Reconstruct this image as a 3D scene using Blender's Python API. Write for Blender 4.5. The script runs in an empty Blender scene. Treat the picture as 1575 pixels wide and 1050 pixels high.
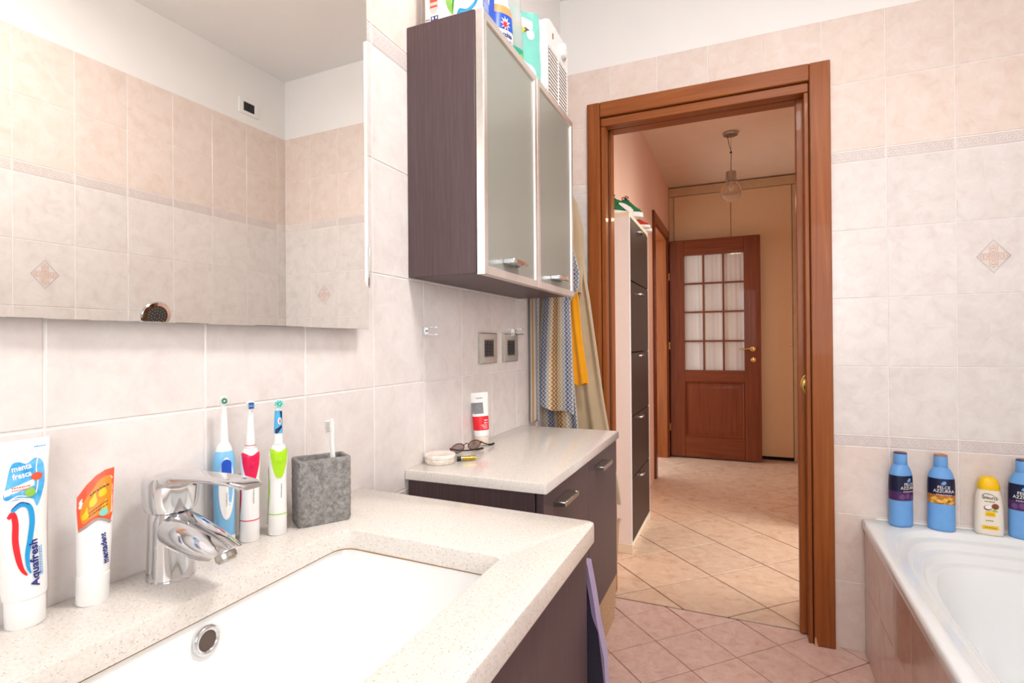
import bpy, bmesh, math, random
from mathutils import Vector, Matrix
random.seed(7)
R_ = math.radians
SC = bpy.context.scene
COL = SC.collection

# ------------------------------------------------------------------ camera, world, lights, exposure
cam_d = bpy.data.cameras.new('camera')
cam = bpy.data.objects.new('camera', cam_d)
COL.objects.link(cam)
_r = Vector((0.91901301, 0.39414805, -0.0078998))
_u = Vector((8.62384953e-03, -6.57720626e-05, 9.99962812e-01))
_f = Vector((-0.39413288, 0.91904696, 0.00345952))
_m = Matrix.Identity(4)
for i in range(3):
    _m[i][0] = _r[i]; _m[i][1] = _u[i]; _m[i][2] = -_f[i]
_m[0][3], _m[1][3], _m[2][3] = 0.73715, 0.0, 1.13684
cam.matrix_world = _m
cam_d.sensor_fit = 'HORIZONTAL'; cam_d.sensor_width = 36.0
cam_d.lens = 823.38 / 1575 * 36.0
cam_d.clip_start = 0.01
SC.camera = cam

W = bpy.data.worlds.new('daylight'); SC.world = W; W.use_nodes = True
W.node_tree.nodes['Background'].inputs[0].default_value = (0.86, 0.93, 1.0, 1)
W.node_tree.nodes['Background'].inputs[1].default_value = 1.5
SC.view_settings.view_transform = 'Standard'
SC.view_settings.look = 'None'
SC.view_settings.exposure = 0.3
SC.view_settings.gamma = 1.0
SC.view_settings.use_curve_mapping = False

def area(name, loc, target, sx, sy, watts, color):
    d = bpy.data.lights.new(name, 'AREA'); d.shape = 'RECTANGLE'; d.size = sx; d.size_y = sy
    d.energy = watts; d.color = color
    o = bpy.data.objects.new(name, d); COL.objects.link(o)
    o.location = loc
    o.rotation_euler = (Vector(target) - Vector(loc)).to_track_quat('-Z', 'Y').to_euler()
    return o
# daylight through the bathroom window behind the camera
area('window_daylight', (1.75, -2.3, 1.75), (0.55, 1.0, 1.35), 2.2, 2.2, 135, (0.97, 0.985, 1.0))
# unseen ceiling lamp, added to brighten the bathroom plaster
_d = bpy.data.lights.new('added_lamp_light', 'POINT'); _d.energy = 10; _d.shadow_soft_size = 0.14; _d.color = (1.0, 0.975, 0.95)
_o = bpy.data.objects.new('added_lamp_light', _d); COL.objects.link(_o); _o.location = (0.95, 0.75, 2.42)
area('added_lamp_downlight', (0.95, 0.75, 2.57), (0.95, 0.75, 0), 0.34, 0.34, 14, (1.0, 0.975, 0.95))
# daylight from the rooms beside the hallway
area('right_room_daylight', (2.7, 3.2, 1.75), (0.5, 3.3, 0.3), 0.9, 1.2, 42, (1.0, 0.92, 0.80))
area('left_room_daylight', (-0.75, 5.0, 1.35), (0.6, 5.05, 1.2), 0.75, 1.8, 7, (1.0, 0.89, 0.77))
area('hall_bulb_light', (0.675, 4.38, 2.15), (0.675, 4.38, 0), 0.12, 0.12, 2.0, (1.0, 0.8, 0.6))

# ------------------------------------------------------------------ helpers: objects
WM = {}
def put(o, parent=None, wm=None):
    COL.objects.link(o)
    if parent is not None:
        o.parent = parent
        WM[o.name] = wm if wm is not None else WM[parent.name]
    else:
        WM[o.name] = wm if wm is not None else Matrix.Identity(4)
    return o

def thing(name, label, cat, loc=(0, 0, 0), rz=0.0, group=None, rx=0.0, ry=0.0):
    o = bpy.data.objects.new(name, None)
    o.empty_display_size = 0.05
    o.location = loc; o.rotation_euler = (rx, ry, rz)
    m = Matrix.Translation(loc) @ o.rotation_euler.to_matrix().to_4x4()
    put(o, None, m)
    o['label'] = label; o['category'] = cat
    if group: o['group'] = group
    return o

def tag(o, label, cat, group=None):
    o['label'] = label; o['category'] = cat
    if group: o['group'] = group
    return o

def mesh_of(name, bm, mats, smooth=None):
    me = bpy.data.meshes.new(name)
    bmesh.ops.recalc_face_normals(bm, faces=bm.faces)
    bm.to_mesh(me); bm.free()
    if mats is not None:
        for m in (mats if isinstance(mats, (list, tuple)) else [mats]):
            me.materials.append(m)
    if smooth is not None:
        me.shade_smooth()
        me.set_sharp_from_angle(angle=R_(smooth))
    return me

def part(name, bm, mats, parent=None, smooth=None, world=False, kind=None, label=None):
    """one mesh object; world=True: the bmesh is in world space, else in the space of the thing"""
    if world and parent is not None:
        bm.transform(WM[parent.name].inverted())
    o = bpy.data.objects.new(name, mesh_of(name, bm, mats, smooth))
    put(o, parent)
    if kind: o['kind'] = kind
    if label: o['label'] = label
    return o

def inst(name, me, parent, loc, rot=(0, 0, 0), label=None):
    o = bpy.data.objects.new(name, me)
    o.location = loc; o.rotation_euler = rot
    put(o, parent)
    if label: o['label'] = label
    return o

# ------------------------------------------------------------------ helpers: shapes
def NB(): return bmesh.new()

def box(bm, x0, x1, y0, y1, z0, z1, bev=0.0, seg=1, mi=0):
    r = bmesh.ops.create_cube(bm, size=1.0)
    vs = r['verts']
    for v in vs:
        v.co = Vector((x0 + (v.co.x + .5) * (x1 - x0), y0 + (v.co.y + .5) * (y1 - y0), z0 + (v.co.z + .5) * (z1 - z0)))
    fs = set(f for v in vs for f in v.link_faces)
    for f in fs: f.material_index = mi
    if bev > 0:
        es = list(set(e for v in vs for e in v.link_edges))
        r2 = bmesh.ops.bevel(bm, geom=es, offset=bev, segments=seg, affect='EDGES', profile=0.5)
        for f in r2['faces']: f.material_index = mi

def loft(bm, rings, cap0=True, cap1=True, closed=True, uv=False, mi=0):
    vr = [[bm.verts.new(p) for p in ring] for ring in rings]
    n = len(rings[0]); lay = bm.loops.layers.uv.verify() if uv else None
    rng = n if closed else n - 1
    for i in range(len(vr) - 1):
        for j in range(rng):
            k = (j + 1) % n
            f = bm.faces.new((vr[i][j], vr[i][k], vr[i + 1][k], vr[i + 1][j])); f.material_index = mi
            if uv:
                us = [j / n, (j + 1) / n, (j + 1) / n, j / n]; ws = [i, i, i + 1, i + 1]
                for l, a, b in zip(f.loops, us, ws): l[lay].uv = (a, b / (len(vr) - 1))
    if cap0: bm.faces.new(vr[0][::-1]).material_index = mi
    if cap1: bm.faces.new(vr[-1]).material_index = mi
    return vr

def lathe(bm, prof, o=(0, 0, 0), seg=24, cap0=True, cap1=True, sx=1, sy=1, mi=0):
    rings = [[(o[0] + r * sx * math.cos(2 * math.pi * j / seg), o[1] + r * sy * math.sin(2 * math.pi * j / seg), o[2] + z) for j in range(seg)] for r, z in prof]
    loft(bm, rings, cap0, cap1, mi=mi)

def frame_of(d):
    d = d.normalized()
    a = Vector((0, 0, 1)) if abs(d.z) < .9 else Vector((1, 0, 0))
    x = a.cross(d).normalized(); y = d.cross(x)
    return x, y

def tube(bm, pts, r, seg=10, cap=True, sx=1.0, sy=1.0, mi=0):
    pts = [Vector(p) for p in pts]
    rs = r if isinstance(r, (list, tuple)) else [r] * len(pts)
    rings = []; px = None
    for i, p in enumerate(pts):
        d = (pts[min(i + 1, len(pts) - 1)] - pts[max(i - 1, 0)])
        x, y = frame_of(d)
        if px is not None:
            x = (px - px.dot(d.normalized()) * d.normalized()).normalized(); y = d.normalized().cross(x)
        px = x
        rings.append([p + (x * math.cos(2 * math.pi * j / seg) * sx + y * math.sin(2 * math.pi * j / seg) * sy) * rs[i] for j in range(seg)])
    loft(bm, rings, cap, cap, mi=mi)

def cyl(bm, p0, p1, r0, r1=None, seg=24, cap=True, mi=0):
    tube(bm, [p0, p1], [r0, r0 if r1 is None else r1], seg, cap, mi=mi)

def ring_torus(bm, c, axis, R, r, seg=28, ms=8, sx=1.0, sy=1.0):
    ax, ay = frame_of(Vector(axis)); az = Vector(axis).normalized(); c = Vector(c)
    vs = []
    for i in range(seg):
        t = 2 * math.pi * i / seg; d = ax * math.cos(t) * sx + ay * math.sin(t) * sy
        cc = c + d * R; dn = d.normalized()
        vs.append([bm.verts.new(cc + dn * r * math.cos(2 * math.pi * j / ms) + az * r * math.sin(2 * math.pi * j / ms)) for j in range(ms)])
    for i in range(seg):
        for j in range(ms):
            bm.faces.new((vs[i][j], vs[(i + 1) % seg][j], vs[(i + 1) % seg][(j + 1) % ms], vs[i][(j + 1) % ms]))

def prism(bm, poly, f0, f1, mi=0):
    """closed prism: poly 2D points, f0 / f1 map (u,v) to the two end faces"""
    a = [bm.verts.new(f0(u, v)) for u, v in poly]; b = [bm.verts.new(f1(u, v)) for u, v in poly]
    n = len(poly)
    for i in range(n): bm.faces.new((a[i], a[(i + 1) % n], b[(i + 1) % n], b[i])).material_index = mi
    bm.faces.new(a[::-1]).material_index = mi; bm.faces.new(b).material_index = mi

def catmull(pts, n=6, closed=False):
    P = [Vector(p) for p in pts]; out = []; m = len(P)
    for i in range(m if closed else m - 1):
        if closed: p0, p1, p2, p3 = P[i - 1], P[i], P[(i + 1) % m], P[(i + 2) % m]
        else: p0, p1, p2, p3 = P[max(i - 1, 0)], P[i], P[i + 1], P[min(i + 2, m - 1)]
        for k in range(n):
            t = k / n
            out.append(0.5 * ((2 * p1) + (p2 - p0) * t + (2 * p0 - 5 * p1 + 4 * p2 - p3) * t * t + (3 * p1 - p0 - 3 * p2 + p3) * t ** 3))
    if not closed: out.append(P[-1])
    return out

def ribbon(bm, pts, w, mp=None, closed=False, mi=0):
    P = [Vector((p[0], p[1])) for p in pts]; n = len(P); L = []
    for i in range(n):
        if closed: d = P[(i + 1) % n] - P[i - 1]
        else: d = P[min(i + 1, n - 1)] - P[max(i - 1, 0)]
        if d.length < 1e-9: d = Vector((1, 0))
        nn = Vector((-d.y, d.x)).normalized() * (w[i] if isinstance(w, (list, tuple)) else w) / 2
        L.append((P[i] + nn, P[i] - nn))
    mp = mp or (lambda u, v: (u, v, 0))
    V = [(bm.verts.new(mp(*a)), bm.verts.new(mp(*b))) for a, b in L]
    for i in range(n if closed else n - 1):
        j = (i + 1) % n
        bm.faces.new((V[i][0], V[j][0], V[j][1], V[i][1])).material_index = mi

def decal(bm, poly, mp, sub=0, mi=0):
    """a filled flat shape laid on a surface: triangulated, subdivided, then mapped"""
    t = bmesh.new()
    f = t.faces.new([t.verts.new((p[0], p[1], 0)) for p in poly]); f.normal_update()
    bmesh.ops.triangulate(t, faces=[f])
    for _ in range(sub):
        bmesh.ops.subdivide_edges(t, edges=t.edges[:], cuts=1, use_grid_fill=True)
        bmesh.ops.triangulate(t, faces=t.faces[:])
    t.verts.ensure_lookup_table()
    vm = {v: bm.verts.new(mp(v.co.x, v.co.y)) for v in t.verts}
    for f in t.faces: bm.faces.new([vm[v] for v in f.verts]).material_index = mi
    t.free()

def rect(u0, u1, v0, v1): return [(u0, v0), (u1, v0), (u1, v1), (u0, v1)]
def ell(cu, cv, a, b, n=20, t0=0.0): return [(cu + a * math.cos(t0 + 2 * math.pi * i / n), cv + b * math.sin(t0 + 2 * math.pi * i / n)) for i in range(n)]
def rrect(u0, u1, v0, v1, r, n=4):
    out = []
    for cx, cy, a0 in ((u1 - r, v1 - r, 0), (u0 + r, v1 - r, 90), (u0 + r, v0 + r, 180), (u1 - r, v0 + r, 270)):
        for k in range(n + 1):
            a = R_(a0 + 90 * k / n); out.append((cx + r * math.cos(a), cy + r * math.sin(a)))
    return out

_TX = {}
def text2d(s, size, align='CENTER', sx=1.0, shear=0.0, bold=0.0):
    """flat outlines of a word from Blender's built-in font, as (verts, faces)"""
    k = (s, size, align, sx, shear, bold)
    if k in _TX: return _TX[k]
    c = bpy.data.curves.new('word', 'FONT'); c.body = s; c.size = size; c.align_x = align; c.align_y = 'CENTER'
    c.resolution_u = 2; c.shear = shear; c.offset = bold
    o = bpy.data.objects.new('word', c); COL.objects.link(o)
    dg = bpy.context.evaluated_depsgraph_get()
    me = bpy.data.meshes.new_from_object(o.evaluated_get(dg))
    vs = [(v.co.x * sx, v.co.y) for v in me.vertices]; fs = [tuple(p.vertices) for p in me.polygons]
    bpy.data.objects.remove(o); bpy.data.curves.remove(c); bpy.data.meshes.remove(me)
    _TX[k] = (vs, fs)
    return _TX[k]

def word(bm, s, size, mp, u=0, v=0, rot=0.0, align='CENTER', sx=1.0, shear=0.0, bold=0.0, mi=0):
    vs, fs = text2d(s, size, align, sx, shear, bold)
    c, sn = math.cos(rot), math.sin(rot)
    V = [bm.verts.new(mp(u + a * c - b * sn, v + a * sn + b * c)) for a, b in vs]
    for f in fs:
        try: bm.faces.new([V[i] for i in f]).material_index = mi
        except ValueError: pass

class Body:
    """a bottle / tube / handle: superelliptic rings (z, a, b, n [, cx]) and maps that lay prints on it"""
    def __init__(s, rows, seg=32, y0=0.0):
        s.rows = [tuple(r) + (0.0,) * (5 - len(r)) for r in rows]; s.seg = seg
    def at(s, z):
        r = s.rows
        if z <= r[0][0]: return r[0][1:]
        for p, q in zip(r, r[1:]):
            if z <= q[0]:
                t = (z - p[0]) / max(q[0] - p[0], 1e-9)
                return tuple(p[i] + (q[i] - p[i]) * t for i in range(1, 5))
        return r[-1][1:]
    def pt(s, t, row, off=0.0):
        z, a, b, n, cx = row; a += off; b += off
        sg = lambda w: (1 if w >= 0 else -1)
        st, ct = math.sin(t), math.cos(t)
        return (cx + a * sg(st) * abs(st) ** (2 / n), -b * sg(ct) * abs(ct) ** (2 / n), z)
    def build(s, bm, cap0=True, cap1=True, warp=None, uv=False):
        rings = [[s.pt(2 * math.pi * j / s.seg, r) for j in range(s.seg)] for r in s.rows]
        if warp: rings = [[warp(*p) for p in r] for r in rings]
        loft(bm, rings, cap0, cap1, uv=uv)
    def shell(s, bm, z0, z1, t0, t1, off=0.0004, nz=8, nt=12):
        """a skin over part of the surface, between two angles that may depend on z"""
        g = []
        for i in range(nz + 1):
            z = z0 + (z1 - z0) * i / nz; a, b, n, cx = s.at(z)
            ta = t0(z) if callable(t0) else t0; tb = t1(z) if callable(t1) else t1
            g.append([bm.verts.new(s.pt(ta + (tb - ta) * j / nt, (z, a, b, n, cx), off)) for j in range(nt + 1)])
        for i in range(nz):
            for j in range(nt): bm.faces.new((g[i][j], g[i][j + 1], g[i + 1][j + 1], g[i + 1][j]))
    def front(s, off=0.0004, warp=None):
        def f(u, v):
            a, b, n, cx = s.at(v); q = min(abs((u - cx) / (a + off)), 0.999)
            p = (u, -(b + off) * (1 - q ** n) ** (1 / n) - off, v)
            return warp(*p) if warp else p
        return f
# ------------------------------------------------------------------ materials
def L(h):
    h = h.lstrip('#'); c = [int(h[i:i + 2], 16) / 255 for i in (0, 2, 4)]
    return tuple(x / 12.92 if x <= .04045 else ((x + .055) / 1.055) ** 2.4 for x in c) + (1.0,)

class NT:
    def __init__(s, m):
        s.t = m.node_tree; s.b = s.t.nodes['Principled BSDF']
    def n(s, typ, **kw):
        o = s.t.nodes.new(typ)
        for k, v in kw.items():
            if k in ('inp',):
                for a, b in v.items(): o.inputs[a].default_value = b
            else: setattr(o, k, v)
        return o
    def l(s, a, b): s.t.links.new(a, b)
    def coord(s, scale=(1, 1, 1), rnd=0.0, src='Object'):
        tc = s.n('ShaderNodeTexCoord'); mp = s.n('ShaderNodeMapping'); mp.inputs['Scale'].default_value = scale
        s.l(tc.outputs[src], mp.inputs['Vector'])
        if rnd:
            oi = s.n('ShaderNodeObjectInfo'); ml = s.n('ShaderNodeMath', operation='MULTIPLY'); ml.inputs[1].default_value = rnd
            s.l(oi.outputs['Random'], ml.inputs[0]); s.l(ml.outputs[0], mp.inputs['Location'])
        return mp.outputs[0]
    def noise(s, vec, scale, detail=4, rough=.55, dist=0.0):
        o = s.n('ShaderNodeTexNoise'); o.inputs['Scale'].default_value = scale; o.inputs['Detail'].default_value = detail
        o.inputs['Roughness'].default_value = rough; o.inputs['Distortion'].default_value = dist
        s.l(vec, o.inputs['Vector']); return o.outputs['Fac']
    def ramp(s, fac, stops, interp='LINEAR'):
        o = s.n('ShaderNodeValToRGB'); e = o.color_ramp; e.interpolation = interp
        while len(e.elements) < len(stops): e.elements.new(.5)
        for el, (p, c) in zip(e.elements, stops): el.position = p; el.color = c
        s.l(fac, o.inputs[0]); return o.outputs['Color']
    def mix(s, fac, a, b, mode='MIX'):
        o = s.n('ShaderNodeMix', data_type='RGBA', blend_type=mode)
        for sock, v in ((o.inputs[0], fac), (o.inputs[6], a), (o.inputs[7], b)):
            if hasattr(v, 'links'): s.l(v, sock)
            else: sock.default_value = v
        return o.outputs[2]
    def math(s, op, a, b=0.0):
        o = s.n('ShaderNodeMath', operation=op)
        for sock, v in ((o.inputs[0], a), (o.inputs[1], b)):
            if hasattr(v, 'links'): s.l(v, sock)
            else: sock.default_value = v
        return o.outputs[0]
    def bump(s, h, strength=.2, dist=.001):
        o = s.n('ShaderNodeBump'); o.inputs['Strength'].default_value = strength; o.inputs['Distance'].default_value = dist
        s.l(h, o.inputs['Height']); s.l(o.outputs[0], s.b.inputs['Normal'])
    def color(s, c): s.l(c, s.b.inputs['Base Color'])
    def rnd(s):
        return s.n('ShaderNodeObjectInfo').outputs['Random']

MATS = {}
def mat(name, c='#808080', rough=.5, metal=0.0, spec=.5, trans=0.0, ior=1.45, alpha=1.0, coat=0.0, emit=0.0, sheen=0.0):
    m = bpy.data.materials.new(name); m.use_nodes = True
    b = m.node_tree.nodes['Principled BSDF']; cc = L(c) if isinstance(c, str) else c
    b.inputs['Base Color'].default_value = cc
    b.inputs['Roughness'].default_value = rough; b.inputs['Metallic'].default_value = metal
    b.inputs['Specular IOR Level'].default_value = spec; b.inputs['Transmission Weight'].default_value = trans
    b.inputs['IOR'].default_value = ior; b.inputs['Alpha'].default_value = alpha; b.inputs['Coat Weight'].default_value = coat
    b.inputs['Sheen Weight'].default_value = sheen
    if emit: b.inputs['Emission Color'].default_value = cc; b.inputs['Emission Strength'].default_value = emit
    MATS[name] = m
    return m

def soft(name, c, rough=.5, var=.06, scale=30, **kw):
    """a plain colour with a little procedural unevenness"""
    m = mat(name, c, rough, **kw); t = NT(m); b = L(c)
    f = t.noise(t.coord(), scale, 3)
    t.color(t.ramp(f, [(.3, tuple(x * (1 - var) for x in b[:3]) + (1,)), (.7, tuple(min(1, x * (1 + var)) for x in b[:3]) + (1,))]))
    return m

def ceramic(name, c0, c1, c2, rough=.22, scale=20, vary=.04):
    m = mat(name, c0, rough, spec=.45); t = NT(m)
    v = t.coord((1, 1, 1), rnd=37.0)
    f = t.noise(v, scale, 5, .62, .6); g = t.noise(v, scale * 5.5, 4, .65)
    col = t.ramp(f, [(.26, L(c2)), (.45, L(c1)), (.66, L(c0))])
    col = t.mix(t.math('MULTIPLY', t.ramp(g, [(.55, (0, 0, 0, 1)), (.72, (1, 1, 1, 1))]), .35), col, L(c2))
    k = t.math('ADD', t.math('MULTIPLY', t.rnd(), vary), 1 - vary)
    mm = t.n('ShaderNodeVectorMath', operation='SCALE'); t.l(col, mm.inputs[0]); t.l(k, mm.inputs['Scale'])
    t.color(mm.outputs[0])
    t.bump(f, .05, .0006)
    return m

M_tile = ceramic('cream wall tile', '#EDE7E4', '#E8E0DC', '#DFD6D2')
M_tilep = ceramic('rose wall tile', '#EEE0D8', '#EAD9CF', '#E3CFC4')
M_tileb = ceramic('border tile', '#ECE3DF', '#E8DDD8', '#E0D3CF', scale=12)
M_grout = soft('white grout', '#F2EDEA', .8)
M_print = mat('border print', '#C9BDBC', .35)
M_print2 = mat('medallion print', '#CDB0A4', .35)
M_print3 = mat('medallion print dark', '#B5A09A', .35)
M_ftile = ceramic('rose floor tile', '#E4C6BA', '#DCB8AB', '#CB9F92', .34, 26, .06)
M_htile = ceramic('sand floor tile', '#E0C5AD', '#D8B9A0', '#C9A388', .26, 16, .05)
M_fgrout = soft('brown floor grout', '#7A5347', .9)
M_hgrout = soft('dark floor grout', '#463028', .9)
M_plaster = soft('white plaster', '#F4F2F0', .9, .01, 6)
M_pink = soft('pink hallway paint', '#ECC5AF', .85, .02, 5)
M_hceil = soft('hallway ceiling paint', '#E9D0B6', .9, .02, 5)

def wood(name, base, dark, light, axis, rough=.38, scale=1.0):
    m = mat(name, base, rough, spec=.3, coat=.06); t = NT(m)
    s = [38 * scale] * 3; s[axis] = 1.6 * scale
    v = t.coord(tuple(s)); f = t.noise(v, 1.0, 6, .6, 1.2)
    s2 = [160 * scale] * 3; s2[axis] = 5 * scale
    g = t.noise(t.coord(tuple(s2)), 1.0, 3, .5)
    big = t.noise(t.coord((3, 3, 3)), 1.0, 2)
    c = t.ramp(f, [(.28, L(dark)), (.5, L(base)), (.75, L(light))])
    c = t.mix(t.math('MULTIPLY', g, .35), c, L(dark))
    c = t.mix(t.math('MULTIPLY', big, .25), c, L(base))
    t.color(c); t.bump(g, .12, .0005)
    return m
M_woodv = wood('walnut door wood upright', '#985325', '#7B3F18', '#A96630', 2)
M_woodh = wood('walnut door wood level', '#985325', '#7B3F18', '#A96630', 0)
M_woody = wood('walnut door wood deep', '#985325', '#7B3F18', '#A96630', 1)
M_doorv = wood('hall door wood upright', '#763717', '#5A280E', '#86441F', 2)
M_doorh = wood('hall door wood level', '#763717', '#5A280E', '#86441F', 0)
M_flesh_wood = soft('bare pale wood', '#D2A57E', .7)
M_slot = soft('dark pocket', '#2A1810', .9)

def wenge(name, base, dark, light):
    m = mat(name, base, .42, spec=.35); t = NT(m)
    f = t.noise(t.coord((420, 420, 9)), 1.0, 4, .7); g = t.noise(t.coord((800, 800, 24)), 1.0, 2, .5)
    c = t.ramp(f, [(.3, L(dark)), (.55, L(base)), (.8, L(light))])
    t.color(c); t.bump(t.math('ADD', f, g), .25, .0006)
    return m
M_wenge = wenge('dark oak laminate', '#5C4A4C', '#524143', '#67565A')
M_shoed = wenge('black brown laminate', '#2C1F1A', '#241813', '#382821')
M_gap = soft('shadow gap black', '#15110F', .9)

def quartz():
    m = mat('cream quartz', '#DCD3C9', .16, spec=.5); t = NT(m); v = t.coord()
    f = t.noise(v, 260, 3, .7)
    c = t.ramp(f, [(.32, L('#D8CFC6')), (.62, L('#E6DFD8'))])
    vo = t.n('ShaderNodeTexVoronoi'); vo.inputs['Scale'].default_value = 260; t.l(v, vo.inputs['Vector'])
    sp = t.ramp(vo.outputs['Distance'], [(.16, (1, 1, 1, 1)), (.30, (0, 0, 0, 1))])
    sel = t.math('GREATER_THAN', t.noise(v, 150, 2), .5)
    c = t.mix(t.math('MULTIPLY', t.math('MULTIPLY', sp, sel), .6), c, L('#8E847C'))
    vo2 = t.n('ShaderNodeTexVoronoi'); vo2.inputs['Scale'].default_value = 330; t.l(v, vo2.inputs['Vector'])
    sp2 = t.ramp(vo2.outputs['Distance'], [(.1, (1, 1, 1, 1)), (.28, (0, 0, 0, 1))])
    c = t.mix(t.math('MULTIPLY', sp2, .3), c, L('#F6F2EC'))
    t.color(c)
    return m
M_quartz = quartz()
M_cer = mat('white glazed ceramic', '#F6F6F4', .08, spec=.5)
M_acryl = mat('white bath acrylic', '#E9EBEC', .12, spec=.5)
M_chrome = mat('chrome', '#D9DADD', .05, metal=1.0)
M_steel = soft('brushed steel', '#B8B4AC', .32, .05, 60, metal=1.0)
M_alu = soft('satin aluminium', '#E4DED8', .36, .03, 80, metal=.85)
M_brass = mat('polished brass', '#D9B36A', .18, metal=1.0)
M_mirror = mat('mirror silver', (0.90, 0.885, 0.855, 1), .0, metal=1.0)
M_mback = soft('mirror edge grey', '#6B625C', .5)
M_frost = mat('frosted glass', '#8F9188', .33, spec=.5, coat=.2)
_t = NT(M_frost); _t.bump(_t.noise(_t.coord(), 900, 2), .08, .0003)
M_glass = mat('clear glass', '#FFFFFF', .02, trans=1.0, ior=1.45)
M_pane = mat('window glass', '#FFFFFF', .0, alpha=.18, spec=.6)
M_bulb = mat('lamp glass', '#E9DCCB', .04, trans=.85, ior=1.2)
M_white = soft('white plastic', '#F1F0EE', .35, .01)
M_whitel = soft('white lacquer', '#E9E2DE', .35, .01)
M_ivory = soft('ivory melamine', '#E6D9C2', .5, .02)
M_black = soft('black plastic', '#1C1716', .35, .1)
M_grey = soft('grey plastic', '#9B978D', .4)
M_dgrey = soft('dark print', '#4A4644', .5)
M_cream = wenge('cream wardrobe panel', '#E3C29A', '#DDBA90', '#E8C9A3')
M_creamd = soft('cream wardrobe trim', '#CFB08C', .5)

def stone():
    m = mat('grey stone resin', '#8B8885', .65); t = NT(m); v = t.coord()
    f = t.noise(v, 140, 6, .7, .4); g = t.noise(v, 45, 4)
    t.color(t.ramp(f, [(.28, L('#5E5B59')), (.5, L('#8A8784')), (.75, L('#B0ADA9'))]))
    t.bump(t.math('ADD', f, g), .9, .003)
    return m
M_stone = stone()

def cloth(name, c, c2, rough=.95, sc=260):
    m = mat(name, c, rough, spec=.15, sheen=.3); t = NT(m)
    f = t.noise(t.coord(), sc, 3, .7); g = t.noise(t.coord(), 14, 3)
    t.color(t.mix(t.math('MULTIPLY', g, .6), L(c), L(c2))); t.bump(f, .6, .002)
    return m
M_robe = cloth('beige towelling', '#C9B393', '#A68F6F')
M_yellow = cloth('yellow cotton', '#F2A71E', '#D98E12')
M_purple = cloth('lilac towelling', '#9C84A6', '#7F6790')
M_navy = cloth('shaded purple and lining cloth', '#2A2238', '#1E1828')  # holds the shade inside the lilac towel; also the basket lining
M_curtain = cloth('sheer curtain', '#E4D5C3', '#D8C6B2', .9, 600)

def zigzag():
    m = mat('zigzag knit', '#C8B48C', .95, spec=.1, sheen=.2); t = NT(m)
    uv = t.n('ShaderNodeUVMap'); sp = t.n('ShaderNodeSeparateXYZ'); t.l(uv.outputs[0], sp.inputs[0])
    u = sp.outputs[0]
    oc = t.n('ShaderNodeTexCoord'); s3 = t.n('ShaderNodeSeparateXYZ'); t.l(oc.outputs['Object'], s3.inputs[0]); z = s3.outputs[2]
    zz = t.math('PINGPONG', t.math('MULTIPLY', z, 62.0), .5)
    uu = t.math('FRACT', t.math('ADD', t.math('MULTIPLY', u, 3.1), t.math('MULTIPLY', zz, .05)))
    band = t.ramp(uu, [(0, L('#CDB893')), (.14, L('#C9BCA6')), (.26, L('#7C89A6')), (.38, L('#3F4F78')), (.5, L('#8A93A6')), (.6, L('#D6C6A8')), (.72, L('#B4803F')), (.84, L('#8A4E22')), (.93, L('#B98F58')), (1, L('#CDB893'))])
    d1 = t.math('FRACT', t.math('ADD', t.math('MULTIPLY', u, 21.0), t.math('MULTIPLY', zz, 1.5)))
    light = t.math('GREATER_THAN', d1, .62)
    dk = t.math('LESS_THAN', d1, .22)
    c1 = t.mix(t.math('MULTIPLY', light, .5), band, L('#E6DAC4'))
    c2 = t.mix(t.math('MULTIPLY', dk, .7), c1, L('#3A302C'))
    t.color(c2)
    t.bump(d1, .4, .002)
    return m
M_zig = zigzag()

def cork():
    m = mat('speckled cork board', '#D2AE88', .8); t = NT(m); v = t.coord((1, 1, 2.5))
    f = t.noise(v, 90, 3, .6)
    t.color(t.ramp(f, [(.3, L('#A67F5A')), (.42, L('#CFAA84')), (.7, L('#DBBB98'))]))
    return m
M_cork = cork()
def marble():
    m = mat('cream marble', '#EEE4D8', .3); t = NT(m)
    f = t.noise(t.coord(), 40, 5, .6, 2.5)
    t.color(t.ramp(f, [(.35, L('#D8C9B8')), (.5, L('#EFE6DB')), (.7, L('#F4EDE4'))]))
    return m
M_marble = marble()
# packaging colours
M_blue = soft('bottle blue', '#6FA8E6', .45, .03, 40)
M_navyl = soft('label navy', '#14193C', .4)
M_viol = soft('label violet', '#4A2A5E', .4, .25, 160)
M_almond = ceramic('label almond', '#E5A13E', '#A65F28', '#5C2C14', .4, 55, 0)
M_wordw = mat('white lettering', '#F4F2F2', .5)
M_pinkw = mat('rose lettering', '#E3B9C9', .5)
M_capv = mat('violet cap', '#4A2240', .35)
M_capc = mat('copper cap', '#B07040', .35)
M_yel = soft('yellow plastic', '#F8C512', .35, .02)
M_ivb = soft('ivory bottle', '#F1E6D8', .4, .01)
M_brown = soft('coconut brown', '#8A4A34', .6, .2, 80)
M_leaf = soft('leaf green', '#8DC655', .5, .1)
M_red = soft('red print', '#E8202C', .4)
M_orange = soft('orange print', '#F58A1E', .4)
M_coral = soft('coral print', '#EF5A3A', .4)
M_sky = soft('sky blue print', '#4FB3E8', .4)
M_cyan = soft('cyan print', '#1E9BD8', .4)
M_blot = ceramic('blue blot print', '#7CC6EE', '#3AA6E0', '#1F86D0', .35, 45, 0)
M_royal = soft('royal blue', '#1450C0', .35)
M_ink = mat('navy lettering', '#22307E', .5)
M_lblue = soft('light blue plastic', '#7FBEE8', .35, .02)
M_mag = soft('raspberry plastic', '#DE1450', .3, .02)
M_lime = soft('lime plastic', '#A9DC1E', .3, .02)
M_teal = soft('mint plastic film', '#7CC9BC', .35, .06, 25)
M_tealc = mat('clear mint film', '#CFEFEA', .15, trans=.55, ior=1.2)
M_film = mat('clear grey film', '#DCE0DE', .18, trans=.6, ior=1.15)
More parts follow.
